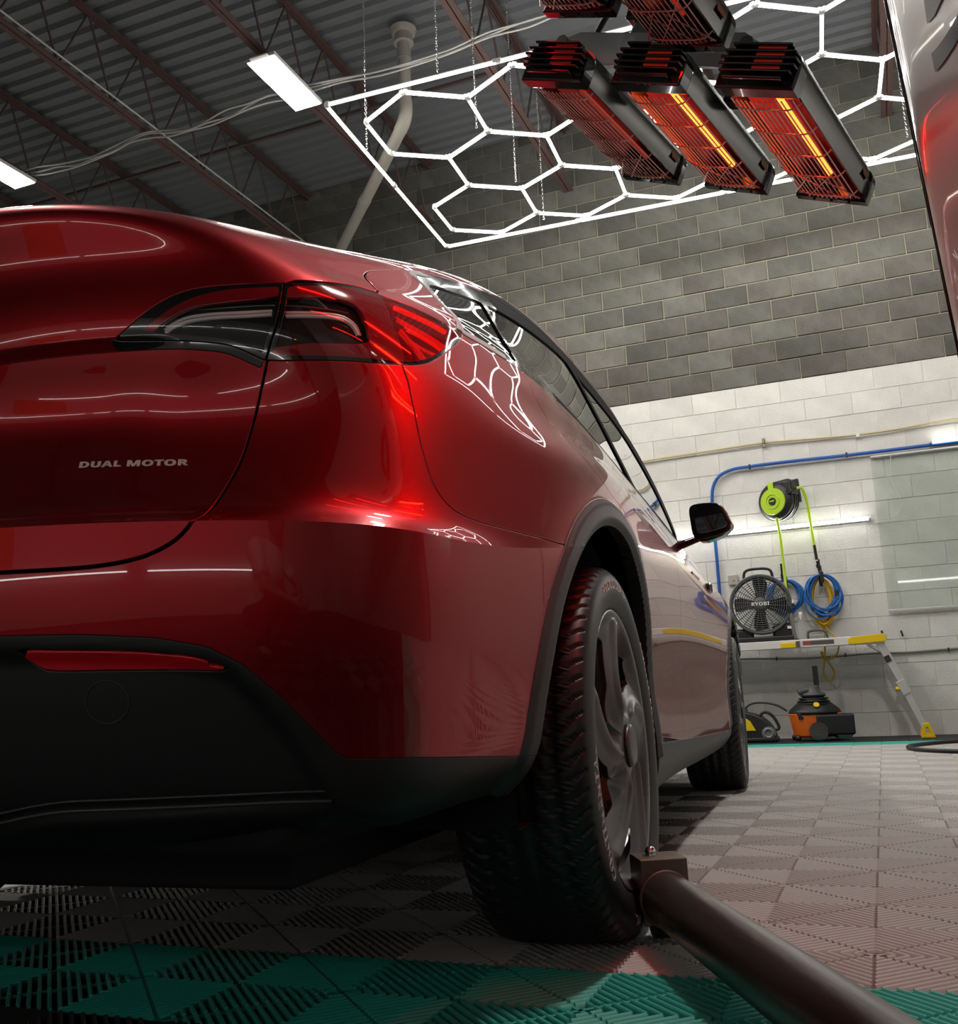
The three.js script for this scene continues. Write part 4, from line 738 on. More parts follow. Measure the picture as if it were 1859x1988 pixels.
{ // the silver cross bracket with knobs, arms and a cable
  const c = V(.035, 1.4745, .234), t = thing('heater_bracket', 'silver cross bracket with black knobs carrying the infrared heaters', 'bracket', c.toArray()); t.quaternion.setFromRotationMatrix(heaterBasis);
  const P = [[-.20, -.022], [-.205, .012], [-.165, .028], [.15, .028], [.19, .006], [.205, -.016], [.20, -.026], [-.19, -.026]];
  obj('plate', plate(P, .004, .0015), M.steel, t);
  for (const x of [-.2, .19]) obj('knob', [rod([x * .9, .0, .002], [x * .9, .0, .022], .008, 10), rod([x * .9, .0, .014], [x * .9, .0, .028], .012, 8)], M.blackPlastic, t);
  for (const x of [-.177, 0, .177]) obj('mounting_arm', [beam([x * .8, -.02, -.012], [x * .9, -.06, -.03], .03, .02, V(0, 0, 1)), box(.04, .03, .03, x * .9, -.055, -.03, .004)], M.blackPlastic, t);
  obj('upright_arm', [beam([-.05, .02, -.02], [-.05, .34, -.06], .045, .03, V(0, 0, 1)), beam([-.09, .16, -.03], [-.02, .30, -.03], .02, .02, V(0, 0, 1))], M.blackPlastic, t);
  obj('hinge_clamp', [box(.09, .06, .05, -.05, .09, -.03, .006), box(.03, .12, .02, -.085, .1, -.05, .004)], M.gloss, t);
  obj('steel_sleeve', [rod([-.04, .115, .01], [-.08, .135, .01], .012, 12), rod([-.02, .10, .005], [-.02, .15, .005], .009, 12)], M.chrome, t);
  tag(obj('heater_cable', tube([[-.19, -.055, -.10], [-.215, .0, -.11], [-.22, .06, -.10], [-.19, .12, -.08], [-.12, .17, -.06], [.02, .19, -.05], [.1, .30, -.05]].map((p) => t.localToWorld(V(...p)).toArray()), .0062, 60, 8), M.blackPlastic), 'thick black power cable looping above the nearest heater and the bracket', 'cable');
}
// ---------- along the far wall ----------
const wallTubeAt = (x0, x1, y0, y1, label, group) => {
  const t = thing('wall_tube_light', label, 'wall light', [(x0 + x1) / 2, (y0 + y1) / 2, ZW + .03], 0, group), L = x1 - x0, h = y1 - y0;
  obj('tube', rod([-L / 2 + .02, -h / 2, .03], [L / 2 - .02, h / 2, .03], .016, 12), M.tubeGlow, t); obj('batten', beam([-L / 2, -h / 2, .0], [L / 2, h / 2, .0], .03, .034), M.white, t);
  obj('end_cap', rod([-L / 2, -h / 2, .03], [-L / 2 + .022, -h / 2, .03], .018, 12), M.white, t); obj('end_cap', rod([L / 2, h / 2, .03], [L / 2 - .022, h / 2, .03], .018, 12), M.white, t);
  const l = rectLight(0xfffaf2, WALL_TUBE, L - .05, .03, [(x0 + x1) / 2, (y0 + y1) / 2, ZW + .078], [(x0 + x1) / 2, (y0 + y1) / 2, ZW + 2]);
};
wallTubeAt(-2.12, .318, 1.86, 1.876, 'long glowing tube light on the white wall behind the hose reel');
wallTubeAt(.86, 3.3, 2.492, 2.50, 'glowing tube light on the white wall above the blue pipe end');
wallTubeAt(-6.4, -3.96, 1.86, 1.86, 'glowing tube light on the far wall hidden behind the car', 'tube lights on the wall');
M.bluePipe = std(new THREE.Color(.012, .085, .36), .38);
M.lime = std(new THREE.Color(.42, .62, .02), .45);
M.yellow = std(new THREE.Color(.80, .52, .0), .45);
M.yellowCord = std(new THREE.Color(.55, .33, .008), .5);
M.blueCord = std(new THREE.Color(.018, .13, .42), .45);
M.alu = std(new THREE.Color(.62, .62, .61), .36, .55);
M.orange = std(new THREE.Color(.72, .13, .01), .42);
M.greyPlastic = std(new THREE.Color(.075, .078, .08), .5);
{
  const t = thing('air_pipe', 'bright blue compressed air pipe bending down on the white wall', 'pipe', [0, 0, ZW + .04]);
  obj('pipe', tube([[-1.045, .6, 0], [-1.043, 1.6, 0], [-1.037, 2.211, 0], [-1.018, 2.322, 0], [-.957, 2.414, 0], [-.834, 2.463, 0], [-.674, 2.472, 0], [-.369, 2.474, 0], [.178, 2.466, 0], [.678, 2.466, 0], [1.085, 2.467, 0], [3.2, 2.47, 0]], .0155, 160, 10), M.bluePipe, t);
  for (const x of [-.67, .178, 1.3]) obj('clip', [box(.018, .045, .03, x, 2.469, 0, .004)], M.blackPlastic, t);
  const h = thing('wall_hose', 'thin pale yellow tube sagging along the wall above the blue pipe', 'tube', [0, 0, ZW + .03]);
  obj('tube', tube([[-2.6, 2.60, 0], [-1.649, 2.655, 0], [-1.007, 2.672, 0], [-.72, 2.679, 0], [-.524, 2.682, 0], [-.169, 2.664, 0], [.263, 2.644, 0], [.529, 2.645, 0], [1.11, 2.672, 0], [2.4, 2.68, 0]], .0095, 90, 8), std(new THREE.Color(.55, .46, .25), .5), h);
  obj('bracket', [box(.03, .085, .018, -.524, 2.682, .002, .003), cyl(.012, .012, .03, -.524, 2.69, .01)], std(new THREE.Color(.30, .24, .18), .5, .5), h); obj('bracket', box(.03, .03, .018, .29, 2.636, .002, .003), M.white, h);
  const c = thing('wall_cable', 'grey flexible cable pinned along the wall behind the work platform', 'cable', [0, 0, ZW + .02]);
  obj('cable', tube([[-1.6, .72, 0], [-.868, .713, 0], [-.367, .691, 0], [-.022, .697, 0], [.23, .702, 0], [.476, .694, 0], [.872, .704, 0], [2.2, .71, 0]], .0095, 80, 8), std(new THREE.Color(.16, .155, .15), .5), c); for (const x of [-.6, -.02, .80]) obj('pin', box(.012, .035, .02, x, .70, .0, .003), M.blackPlastic, c);
  tag(obj('outlet_box', [box(.085, .09, .03, -.915, 1.436, ZW + .018, .004), cyl(.008, .008, .02, 0, 0, 0, 10).rotateX(Math.PI / 2).translate(-.915, 1.436, ZW + .034)], std(new THREE.Color(.42, .38, .34), .5, .2)), 'small square metal outlet box on the white wall above the fan', 'outlet');
  for (const [x, y, l] of [[.294, .867, 'short black hook on the wall above the platform end'], [.449, .857, 'lone black peg on the white wall beyond the platform end']]) { tag(obj('wall_peg', [rod([x, y + .02, ZW + .004], [x, y + .02, ZW + .03], .007, 8), rod([x, y + .026, ZW + .03], [x + .01, y - .025, ZW + .03], .007, 8)], M.blackPlastic), l, 'hook'); }
}
{ // clear acrylic sheet on the wall
  const t = thing('acrylic_board', 'large clear greenish acrylic board fixed flat on the white wall', 'board', [.37, 1.05, ZW + .03]);
  obj('sheet', box(2.4, 1.36, .006, 1.2, .69, .0, .0015), phys(new THREE.Color(.945, .965, .955), .02, 0, { transmission: 1, thickness: 0, ior: 1.5 }), t);
  obj('bottom_rail', box(2.4, .022, .022, 1.2, .005, .003, .003), M.alu, t); obj('top_rail', box(2.4, .016, .016, 1.2, 1.375, .003, .003), M.alu, t);
  tag(obj('thin_cord', tube([[.17 + .37, 2.42, ZW + .045], [.52, 2.2, ZW + .045], [.57, 2.02, ZW + .045], [.58, 1.95, ZW + .045], [.52, 1.87, ZW + .045], [.36, 1.855, ZW + .06]], .003, 50, 6), M.cable), 'thin pale cord hanging over the acrylic board from its top rail', 'cord');
}
{ // hose reel
  const t = thing('hose_reel', 'black and lime green wall-mounted retractable hose reel', 'hose reel', [-.40, 2.10, ZW + .02]); t.rotation.set(.0, -.42, .06);
  const drum = lathe([[0, .0], [.10, 0], [.155, .015], [.172, .04], [.178, .09], [.172, .15], [.15, .185], [.10, .2], [0, .2]], 48).rotateX(Math.PI / 2);
  obj('drum_case', drum, M.blackPlastic, t); for (const z of [.06, .095, .13]) obj('case_rib', at(new THREE.TorusGeometry(.177, .005, 8, 60), 0, 0, z), M.gloss, t);
  obj('bracket', [box(.10, .22, .03, .14, .07, .04, .01), box(.09, .13, .16, .14, .09, .10, .02), box(.2, .1, .14, .06, .13, .09, .03)], M.blackPlastic, t);
  obj('cover_disc', [cyl(.118, .122, .012, 0, 0, 0, 40).rotateX(Math.PI / 2).translate(0, -.01, .206), box(.055, .10, .014, 0, .115, .202, .006)], M.lime, t);
  obj('cover_ring', at(new THREE.TorusGeometry(.065, .006, 8, 40), 0, -.01, .213), M.lime, t); obj('centre_badge', cyl(.034, .036, .01, 0, 0, 0, 30).rotateX(Math.PI / 2).translate(0, -.01, .214), M.blackPlastic, t); obj('badge_plate', box(.045, .012, .004, 0, -.008, .221, .001), M.lime, t);
  obj('outlet_collar', rod([.15, .08, .10], [.16, .05, .20], .024, 16), M.gloss, t);
  tag(obj('air_hose', tube([[-.445, 2.0, ZW + .20], [-.463, 1.959, ZW + .18], [-.453, 1.784, ZW + .16], [-.449, 1.55, ZW + .16], [-.445, 1.319, ZW + .2], [-.437, 1.18, ZW + .26]], .0125, 70, 8), M.lime), 'lime green hose hanging from under the reel down to the fan', 'hose');
  const h2 = thing('reel_hose', 'lime green hose with black coupling hanging from the outlet of the reel', 'hose', [0, 0, ZW + .15]);
  obj('hose', tube([[-.268, 2.19, .05], [-.232, 2.19, .05], [-.205, 2.12, .03], [-.192, 2.0, .0], [-.184, 1.85, 0], [-.174, 1.663, 0]], .0125, 60, 8), M.lime, h2); obj('coupling', [rod([-.174, 1.672, 0], [-.166, 1.54, -.01], .013, 12), rod([-.166, 1.53, -.01], [-.155, 1.42, -.03], .009, 10), rod([-.163, 1.50, -.02], [-.158, 1.47, -.02], .018, 12), box(.014, .15, .02, -.150, 1.47, -.02, .004)], M.blackPlastic, h2);
}
function coil(name, label, cat, mat, c, rx, ry, n, r, seed, twist, tail) {
  const R = rng(seed), t = thing(name, label, cat, [c[0], c[1], c[2]]);
  for (let k = 0; k < n; k++) { const pts = [], a = rx * (.72 + .3 * R()), b = ry * (.80 + .26 * R()), ox = (R() - .5) * rx * .25, z = .012 + .05 * R(), tl = (R() - .5) * twist; for (let i = 0; i < 14; i++) { const q = i / 14 * 2 * Math.PI; pts.push([ox + a * Math.sin(q) + tl * Math.cos(q) * a * .2, (ry - b) + b * Math.cos(q) + .006 * (R() - .5), z + .008 * Math.sin(q * 2 + k)]); } obj('loop', tube(pts, r, 48, 7, true), mat, t); }
  if (tail) obj('tail', tube(tail, r, 60, 7), mat, t);
  obj('strap', box(.03, .10, .07, .01, ry - .02, .04, .01), M.blackPlastic, t); return t;
}
coil('blue_hose_coil', 'coil of blue air hose hanging on the wall behind the fan', 'hose', M.blueCord, [-.462, 1.235, ZW + .02], .145, .155, 9, .0085, 41, .5);
coil('extension_cord', 'yellow extension cord in a long coil hanging within the blue loops', 'cord', M.yellowCord, [-.165, 1.17, ZW + .03], .095, .21, 14, .0068, 43, .9, [[-.02, -.15, .05], [.03, -.25, .05], [.09, -.33, .06], [.10, -.40, .06], [.06, -.48, .08], [-.03, -.50, .07], [-.05, -.42, .07], [0, -.52, .07], [.04, -.62, .07], [-.0, -.69, .07], [-.045, -.63, .07], [-.03, -.52, .07], [-.01, -.3, .06], [-.06, -.16, .05]]);
const bc = coil('blue_cord_coil', 'loose coil of blue cord hung over the yellow extension cord', 'cord', M.blueCord, [-.150, 1.218, ZW + .075], .15, .19, 12, .0075, 47, 2.2);
obj('plug', [box(.03, .055, .03, .118, .02, .04, .006)], M.blackPlastic, bc); obj('connector', [box(.04, .05, .035, .135, -.035, .04, .006)], M.bluePipe, bc);
for (const [x, y, l] of [[-.478, 1.475, 'black wall hook holding the blue hose coil behind the fan'], [-.155, 1.43, 'black wall hook holding the yellow and blue cords']]) tag(obj('wall_hook', [box(.026, .15, .012, x, y, ZW + .008, .004), rod([x, y - .06, ZW + .01], [x, y - .07, ZW + .11], .008, 8), rod([x, y - .07, ZW + .11], [x, y - .03, ZW + .125], .008, 8)], M.blackPlastic), l, 'hook');
tag(obj('cord_tag', box(.075, .045, .002, 0, 0, 0, 0).rotateZ(-.4).translate(-.11, .66, ZW + .10), M.white), 'small white paper tag on the yellow cord under the platform', 'tag');
{ // folding aluminium work platform standing against the wall
  const ZP = ZW + .42, t = thing('work_platform', 'folding aluminium work platform with yellow plastic fittings', 'platform', [0, 0, ZP]);
  obj('deck', box(2.30, .022, .30, -.84, .822, -.15, .004), M.alu, t); obj('front_rail', box(2.30, .068, .026, -.84, .805, .012, .005), std(new THREE.Color(.76, .75, .74), .34, .25), t); obj('rear_rail', box(2.30, .05, .026, -.84, .805, -.31, .005), M.alu, t);
  const ye = [[.05, .776], [.25, .785], [.305, .786], [.316, .796], [.316, .836], [.305, .845], [.05, .832], [.03, .815], [.03, .79]]; obj('corner_fitting', plate(ye, .03, .003).translate(0, 0, .012), M.yellow, t);
  obj('latch_fitting', box(.125, .045, .02, -.455, .795, .03, .005), M.yellow, t); obj('latch', box(.03, .05, .02, -.375, .802, .03, .004), M.greyPlastic, t); obj('warning_label', box(.25, .035, .0015, -.21, .806, .0265, 0), std(new THREE.Color(.09, .075, .07), .5), t); obj('label_band', box(.05, .03, .002, -.30, .806, .0268, 0), std(new THREE.Color(.35, .05, .05), .5), t);
  for (const z of [.0, -.29]) {
    obj('leg', [beam([.262, .79, z], [.42, .42, z], .062, .03, V(0, 0, 1)), beam([.40, .44, z], [.535, .07, z], .052, .022, V(0, 0, 1))], M.alu, t);
    obj('leg_joint', beam([.385, .46, z + .014], [.435, .355, z + .014], .07, .012, V(0, 0, 1)), M.alu, t); obj('knob', rod([.35, .395, z], [.39, .395, z], .018, 12), M.yellow, t);
    obj('brace', beam([.17, .775, z + .004], [.30, .69, z + .004], .022, .016, V(0, 0, 1)), M.alu, t);
    const f = new THREE.Shape([[.50, .012], [.60, .012], [.565, .12], [.52, .12]].map((p) => new THREE.Vector2(...p))); f.holes.push(new THREE.Path([[.527, .03], [.575, .03], [.555, .095], [.536, .095]].map((p) => new THREE.Vector2(...p)))); obj('foot', new THREE.ExtrudeGeometry(f, { depth: .04, bevelEnabled: true, bevelSize: .003, bevelThickness: .003, bevelSegments: 1 }).translate(0, -.008, z - .02), M.yellow, t);
  }
  obj('label_plate', beam([.305, .665, .020], [.325, .615, .020], .045, .001, V(0, 0, 1), 0), std(new THREE.Color(.02, .02, .02), .5), t);
  for (const z of [.0, -.29]) obj('leg', beam([-1.94, .79, z], [-2.2, .02, z], .06, .03, V(0, 0, 1)), M.alu, t);
}
{ // drum fan
  const t = thing('drum_fan', 'round black caged floor fan with carry handle on the platform', 'fan', [-.665, .833, ZW + .30]); t.rotation.y = .10; const cy = .335, R = .247;
  const band = lathe([[R - .012, -.07], [R, -.075], [R + .012, -.06], [R + .012, .06], [R, .075], [R - .012, .07]], 64).rotateX(Math.PI / 2).translate(0, cy, 0); obj('drum', band, M.greyPlastic, t);
  obj('rim_ring', at(new THREE.TorusGeometry(R + .004, .013, 10, 72), 0, cy, .072), M.greyPlastic, t); obj('rim_ring', at(new THREE.TorusGeometry(R + .006, .008, 8, 72), 0, cy, -.05), M.lime, t);
  const rings = []; for (let k = 1; k <= 10; k++) rings.push(at(new THREE.TorusGeometry(.05 + (R - .06) * k / 10, .0040, 5, 56), 0, cy, .092 - .012 * (k / 10) ** 3)); const spokes = []; for (let k = 0; k < 26; k++) { const a = k / 26 * 2 * Math.PI; spokes.push(rod([.045 * Math.cos(a), cy + .045 * Math.sin(a), .098], [R * Math.cos(a + .12), cy + R * Math.sin(a + .12), .078], .0040, 5)); }
  obj('guard', [...rings, ...spokes], M.greyPlastic, t);
  for (let k = 0; k < 4; k++) { const b = plate(round2([[.04, -.03], [.12, -.075], [.21, -.08], [.222, .0], [.21, .045], [.12, .035], [.04, .03]], 3), .004, .001); b.rotateX(.45); b.rotateZ(1.62 + k * Math.PI / 2); b.translate(0, cy, .0); obj('blade', b, M.blackPlastic, t); }
  obj('hub', lathe([[0, .03], [.035, .028], [.056, .018], [.062, 0], [.062, -.02], [0, -.02]], 36).rotateX(Math.PI / 2).translate(0, cy, .085), M.greyPlastic, t);
  const tx = text('RYOBI', .030, .002); tx.scale(1.25, 1, 1); tx.translate(0, cy, .114); obj('hub_lettering', tx, M.white, t);
  obj('motor', rod([0, cy, -.08], [0, cy, .05], .06, 24), M.blackPlastic, t);
  obj('handle', [tube([[-.125, cy + R - .03, .0], [-.112, cy + R + .045, 0], [-.085, cy + R + .065, 0], [.085, cy + R + .065, 0], [.112, cy + R + .045, 0], [.125, cy + R - .03, 0]], .013, 40, 10), box(.11, .05, .05, 0, cy + R - .01, 0, .01)], M.blackPlastic, t);
  obj('base', [box(.46, .05, .20, .02, .028, 0, .015), box(.18, .14, .14, .17, .09, -.01, .03), box(.16, .12, .12, -.16, .07, -.01, .03)], M.blackPlastic, t);
  const s = at(text('d', .05, .002), .205, .125, .075); obj('base_mark', [box(.035, .022, .002, .222, .12, .079, .001)], M.white, t);
}
{ // pump sprayer, bottle, handle on the platform
  const y = .833, t = thing('pump_sprayer', 'slim silver pump sprayer with black head leaning beside the fan', 'sprayer', [-.40, y, ZW + .34]);
  obj('barrel', rod([.0, .0, 0], [-.022, .24, 0], .019, 18), M.steel, t); obj('head', [rod([-.022, .24, 0], [-.03, .30, 0], .026, 16), box(.07, .035, .035, -.012, .31, 0, .008)], M.blackPlastic, t); obj('nozzle', rod([.01, .325, 0], [.02, .355, 0], .017, 14), M.white, t); obj('foot', cyl(.034, .036, .02, 0, .01, 0), M.blackPlastic, t);
  const b = thing('spray_bottle', 'clear plastic bottle standing between the sprayer and grey handle', 'bottle', [-.335, y, ZW + .35]);
  obj('bottle', lathe([[0, .002], [.038, .002], [.042, .012], [.042, .10], [.036, .14], [.016, .18], [.014, .20], [0, .2]], 32), phys(new THREE.Color(.93, .93, .93), .05, 0, { transmission: .9, thickness: 0, ior: 1.45 }), b); obj('trigger_head', [cyl(.017, .017, .02, 0, .205, 0), box(.03, .03, .05, 0, .228, .01, .006), box(.012, .04, .012, 0, .20, .035, .004)], M.white, b);
  const g = thing('buffer_tool', 'grey tool with black looped handle lying on the platform', 'tool', [-.22, y, ZW + .33]);
  obj('handle', tube([[-.075, .0, 0], [-.075, .055, 0], [-.06, .075, 0], [.055, .075, 0], [.075, .05, 0], [.08, .0, 0]], .011, 40, 10), M.greyPlastic, g); obj('body', box(.12, .045, .09, 0, .023, -.01, .012), std(new THREE.Color(.22, .22, .21), .5), g);
}
{ // wet and dry vacuum
  const t = thing('shop_vacuum', 'black and orange wet-dry vacuum cleaner under the platform', 'vacuum cleaner', [-.30, 0, ZW + .40]); t.rotation.y = .22;
  const tub = lathe([[0, .03], [.15, .03], [.165, .05], [.185, .20], [.192, .215], [.192, .225], [0, .225]], 48); tub.scale(1.12, 1, .92); obj('tub', tub, M.orange, t);
  obj('side_guard', [box(.30, .17, .12, .13, .13, .125, .02), box(.19, .07, .30, .13, .075, 0, .02)], M.blackPlastic, t); obj('latch', box(.05, .05, .02, -.13, .205, .13, .006), M.blackPlastic, t);
  const lid = lathe([[0, .40], [.06, .398], [.075, .385], [.085, .35], [.14, .30], [.19, .255], [.20, .235], [.20, .215], [0, .215]], 48); lid.scale(1.06, 1, .9); obj('motor_lid', lid, M.blackPlastic, t);
  obj('motor_cowl', [lathe([[0, .455], [.05, .452], [.058, .44], [.06, .40], [.10, .385], [.10, .36], [0, .36]], 36), rod([-.12, .40, .02], [.02, .43, .02], .028, 14)], M.greyPlastic, t);
  for (let k = 0; k < 3; k++) obj('cord_wrap', at(new THREE.TorusGeometry(.115 + .01 * k, .007, 8, 44), 0, .345 - .022 * k, 0, Math.PI / 2), M.blackPlastic, t);
  obj('round_badge', cyl(.024, .024, .008, 0, 0, 0, 24).rotateX(Math.PI / 2 - .7).translate(-.005, .295, .150), M.yellow, t); obj('wand', box(.042, .17, .03, .04, .53, -.02, .006), M.blackPlastic, t);
  for (const [x, z] of [[-.015, .19], [.20, .13], [.20, -.16]]) { const w = cyl(.075, .075, .04, 0, 0, 0, 32).rotateX(Math.PI / 2).translate(x, .082, z); obj('wheel', [w, cyl(.05, .05, .045, 0, 0, 0, 24).rotateX(Math.PI / 2).translate(x, .082, z)], M.gloss, t); }
  obj('caster', [at(new THREE.SphereGeometry(.026, 16, 12), -.165, .028, .09)], M.blackPlastic, t); obj('caster', [at(new THREE.SphereGeometry(.026, 16, 12), -.165, .028, -.09)], M.blackPlastic, t);
  tag(obj('vacuum_cord', tube([[-.52, .25, ZW + .42], [-.60, .30, ZW + .42], [-.72, .325, ZW + .40], [-.82, .315, ZW + .40], [-.90, .25, ZW + .40]], .008, 40, 8), M.blackPlastic), 'black cord arching from the vacuum lid towards the steam cleaner', 'cord');
  const s = thing('steam_cleaner', 'yellow and black steam cleaner partly hidden behind the front wheel', 'cleaner', [-.76, 0, ZW + .42]);
  obj('base', box(.30, .035, .24, 0, .022, 0, .012), M.blackPlastic, s); obj('body', plate(round2([[-.17, .03], [.12, .03], [.10, .12], [.02, .20], [-.10, .24], [-.17, .23]], 4), .18, .012).translate(0, 0, -.09), M.blackPlastic, s); obj('side_panel', plate([[-.16, .10], [-.02, .10], [-.06, .175], [-.13, .225], [-.16, .225]], .008, .003).translate(0, 0, .102), M.yellow, s);
  obj('wheel', [cyl(.055, .055, .045, 0, 0, 0, 30).rotateX(Math.PI / 2).translate(.085, .075, .10), at(new THREE.TorusGeometry(.035, .012, 8, 30), .085, .075, .125)], std(new THREE.Color(.22, .22, .23), .35, .3), s); obj('handle', tube([[.0, .19, .05], [.05, .245, .05], [.10, .235, .05], [.15, .17, .05], [.165, .11, .05], [.14, .10, .05]], .013, 36, 10), M.blackPlastic, s);
  obj('cap', rod([-.10, .24, .04], [-.10, .28, .04], .022, 14), M.greyPlastic, s);
}
tag(obj('floor_hose', tube([[2.2, .014, -6.1], [1.2, .014, -6.28], [.711, .014, -6.33], [.45, .014, -6.05], [.37, .014, -5.82], [.40, .014, -5.55], [.52, .014, -5.33], [.66, .014, -5.2], [1.3, .014, -5.05], [2.2, .014, -5.0]], .013, 90, 8), M.blackPlastic), 'black hose looped on the grey tile floor near the far wall', 'hose');
// ---------- near the camera ----------
{ // leg of the heater stand: a worn black steel tube with a bracket and caster
  const wear = dataTex(256, (i) => { const x = i % 256, y = i >> 8, k = cl((N3[(y * 2) * 512 + x * 2] - .46) * 5) * cl(N2[(y * 2) * 512 + x * 2] * 1.6 - .3); return [.27 + .36 * k, .245 + .30 * k, .225 + .22 * k]; }, true); wear.repeat.set(1.3, 1.8);
  const m = std(new THREE.Color(.85, .85, .85), .36, .35, { map: wear, bumpMap: grit, bumpScale: .0003 });
  const t = thing('stand_leg', 'worn black steel tube leg of a stand with a bolted end bracket', 'stand leg', [-.145, .078, -.19]); t.rotation.y = Math.atan2(.207, .411);
  obj('tube', [rod([0, 0, .0], [0, 0, 1.25], .0475, 40)], m, t); obj('weld_bead', at(new THREE.TorusGeometry(.047, .0045, 8, 48), 0, 0, .002), std(new THREE.Color(.14, .105, .085), .6, .4), t);
  const sl2 = box(.088, .004, .085, 0, .068, -.045, .001), rust = std(new THREE.Color(.17, .135, .115), .42, .7, { bumpMap: grit, bumpScale: .0006 });
  obj('end_bracket', [sl2, box(.088, .115, .005, 0, .012, -.003, .002), box(.004, .09, .085, -.042, .024, -.045, .001), box(.004, .09, .085, .042, .024, -.045, .001)], rust, t);
  obj('bolt', [cyl(.0105, .0105, .006, -.012, .074, -.05, 6), cyl(.015, .015, .002, -.012, .071, -.05, 20), at(new THREE.SphereGeometry(.0105, 16, 8, 0, 6.283, 0, 1.57), -.012, .0765, -.05)], M.chrome, t);
  obj('caster_wheel', [cyl(.036, .036, .034, 0, 0, 0, 28).rotateZ(Math.PI / 2).translate(0, -.041, -.05), box(.044, .05, .03, 0, -.008, -.05, .004)], M.blackPlastic, t);
}
{ // glossy body panel of another vehicle, with large black lettering
  const paint = phys(new THREE.Color(.62, .60, .585), .3, .25, { clearcoat: 1, clearcoatRoughness: .02 });
  const e0 = V(.372, 1.365, .37), e1 = V(.410, .92, .26), up = e0.clone().sub(e1).normalize(), run = V(.27, 0, .963).normalize(), out = run.clone().cross(up).normalize(); if (out.x > 0) out.negate();
  const t = thing('vehicle_panel', 'glossy light grey body panel of another vehicle with black lettering', 'vehicle panel'), pos = [], idx = [], nu = 40, nv = 16, lo = -1.0, hi = 1.1;
  const P = (u, v, d = 0) => { const edge = .03 * Math.pow(Math.max(0, 1 - u / .10), 2), bow = .10 * u * u * .25; return e1.clone().addScaledVector(up, .5 + v).addScaledVector(run, u).addScaledVector(out, d - edge + .03 - bow); };
  const sheet = (d, flip) => { const p = [], n = []; for (let i = 0; i <= nu; i++) for (let j = 0; j <= nv; j++) { const u = 1.25 * (i / nu) ** 1.8; p.push(...P(u, lo + (hi - lo) * j / nv, d).toArray()); } const id = []; for (let i = 0; i < nu; i++) for (let j = 0; j < nv; j++) { const a = i * (nv + 1) + j, b = a + nv + 1; flip ? id.push(a, b, a + 1, a + 1, b, b + 1) : id.push(a, a + 1, b, a + 1, b + 1, b); } const g = new THREE.BufferGeometry(); g.setAttribute('position', new THREE.Float32BufferAttribute(p, 3)); g.setIndex(id); g.computeVertexNormals(); return g; };
  obj('outer_skin', sheet(0, false), paint, t); obj('inner_skin', sheet(-.03, true), M.shell, t);
  const strip2 = []; for (const [d, r] of [[-.022, .006], [-.012, .005]]) strip2.push(tube([P(0, lo, d).toArray(), P(0, 0, d).toArray(), P(0, hi, d).toArray()].map((p) => p), r, 4, 8)); obj('black_edge_seal', strip2, M.gloss, t);
  obj('edge_moulding', tube([P(.012, lo, .003).toArray(), P(.012, 0, .003).toArray(), P(.012, hi, .003).toArray()], .0022, 4, 8), M.gloss, t);
  const groove = tube([P(.62, lo, .001).toArray(), P(.60, 0, .001).toArray(), P(.58, hi, .001).toArray()], .0022, 4, 6); obj('panel_seam', groove, M.blackPlastic, t);
  // flat lettering laid on the skin
  const lay = (str, u0, v0, size, wid) => { const g = text(str, 1, .0001); g.computeBoundingBox(); const b = g.boundingBox, p = g.attributes.position; for (let i = 0; i < p.count; i++) { const x = (p.getX(i) - b.min.x) / (b.max.x - b.min.x), y = (p.getY(i) - b.min.y) / (b.max.y - b.min.y), q = P(u0 + x * wid, v0 + y * size, .0012 + p.getZ(i) * 3); p.setXYZ(i, q.x, q.y, q.z); } const q = g.toNonIndexed ? (g.index ? g.toNonIndexed() : g) : g; q.computeVertexNormals(); return q; };
  obj('lettering', [lay('5', .16, -.245, .125, .17), lay('I', .14, -.06, .10, .06)], M.blackPlastic, t).userData.label = 'large black letters on the grey panel';
}
// ---------- behind the camera: what the paint mirrors ----------
for (const [x0, y, l] of [[-4.6, 2.5, 'high tube light on the wall behind the camera, above the orange poster'], [-2.1, 2.5, 'high tube light on the wall behind the camera, middle of three'], [.4, 2.5, 'high tube light on the wall behind the camera, above the orange post'], [-2.9, .95, 'low tube light on the wall behind the camera, beside the tool chest'], [-.2, .95, 'low tube light on the wall behind the camera, nearer the orange post']]) {
  const t = thing('rear_tube_light', l, 'wall light', [x0 + 1.2, y, ZB - .05]); obj('tube', rod([-1.18, 0, -.03], [1.18, 0, -.03], .016, 12), M.tubeGlow, t); obj('batten', box(2.4, .034, .03, 0, 0, 0, .004), M.white, t);
  rectLight(0xfffaf2, WALL_TUBE * (y < 1 ? .05 : .22), 2.3, .03, [x0 + 1.2, y, ZB - .08], [x0 + 1.2, y, 0]);
}
for (const [z, y, l] of [[-3, 2.0, 'added tube light on the unseen side wall, lighting the car flank']]) {  // tube put in to light the side of the car
  const t = thing('added_side_tube_light', l, 'wall light', [X1 - .05, y, z]); obj('tube', rod([-.03, 0, -1.18], [-.03, 0, 1.18], .016, 12), M.tubeGlow, t); obj('batten', box(.03, .034, 2.4, 0, 0, 0, .004), M.white, t);
  rectLight(0xfffaf2, WALL_TUBE, 2.3, .03, [X1 - .08, y, z], [0, y, z]);
}
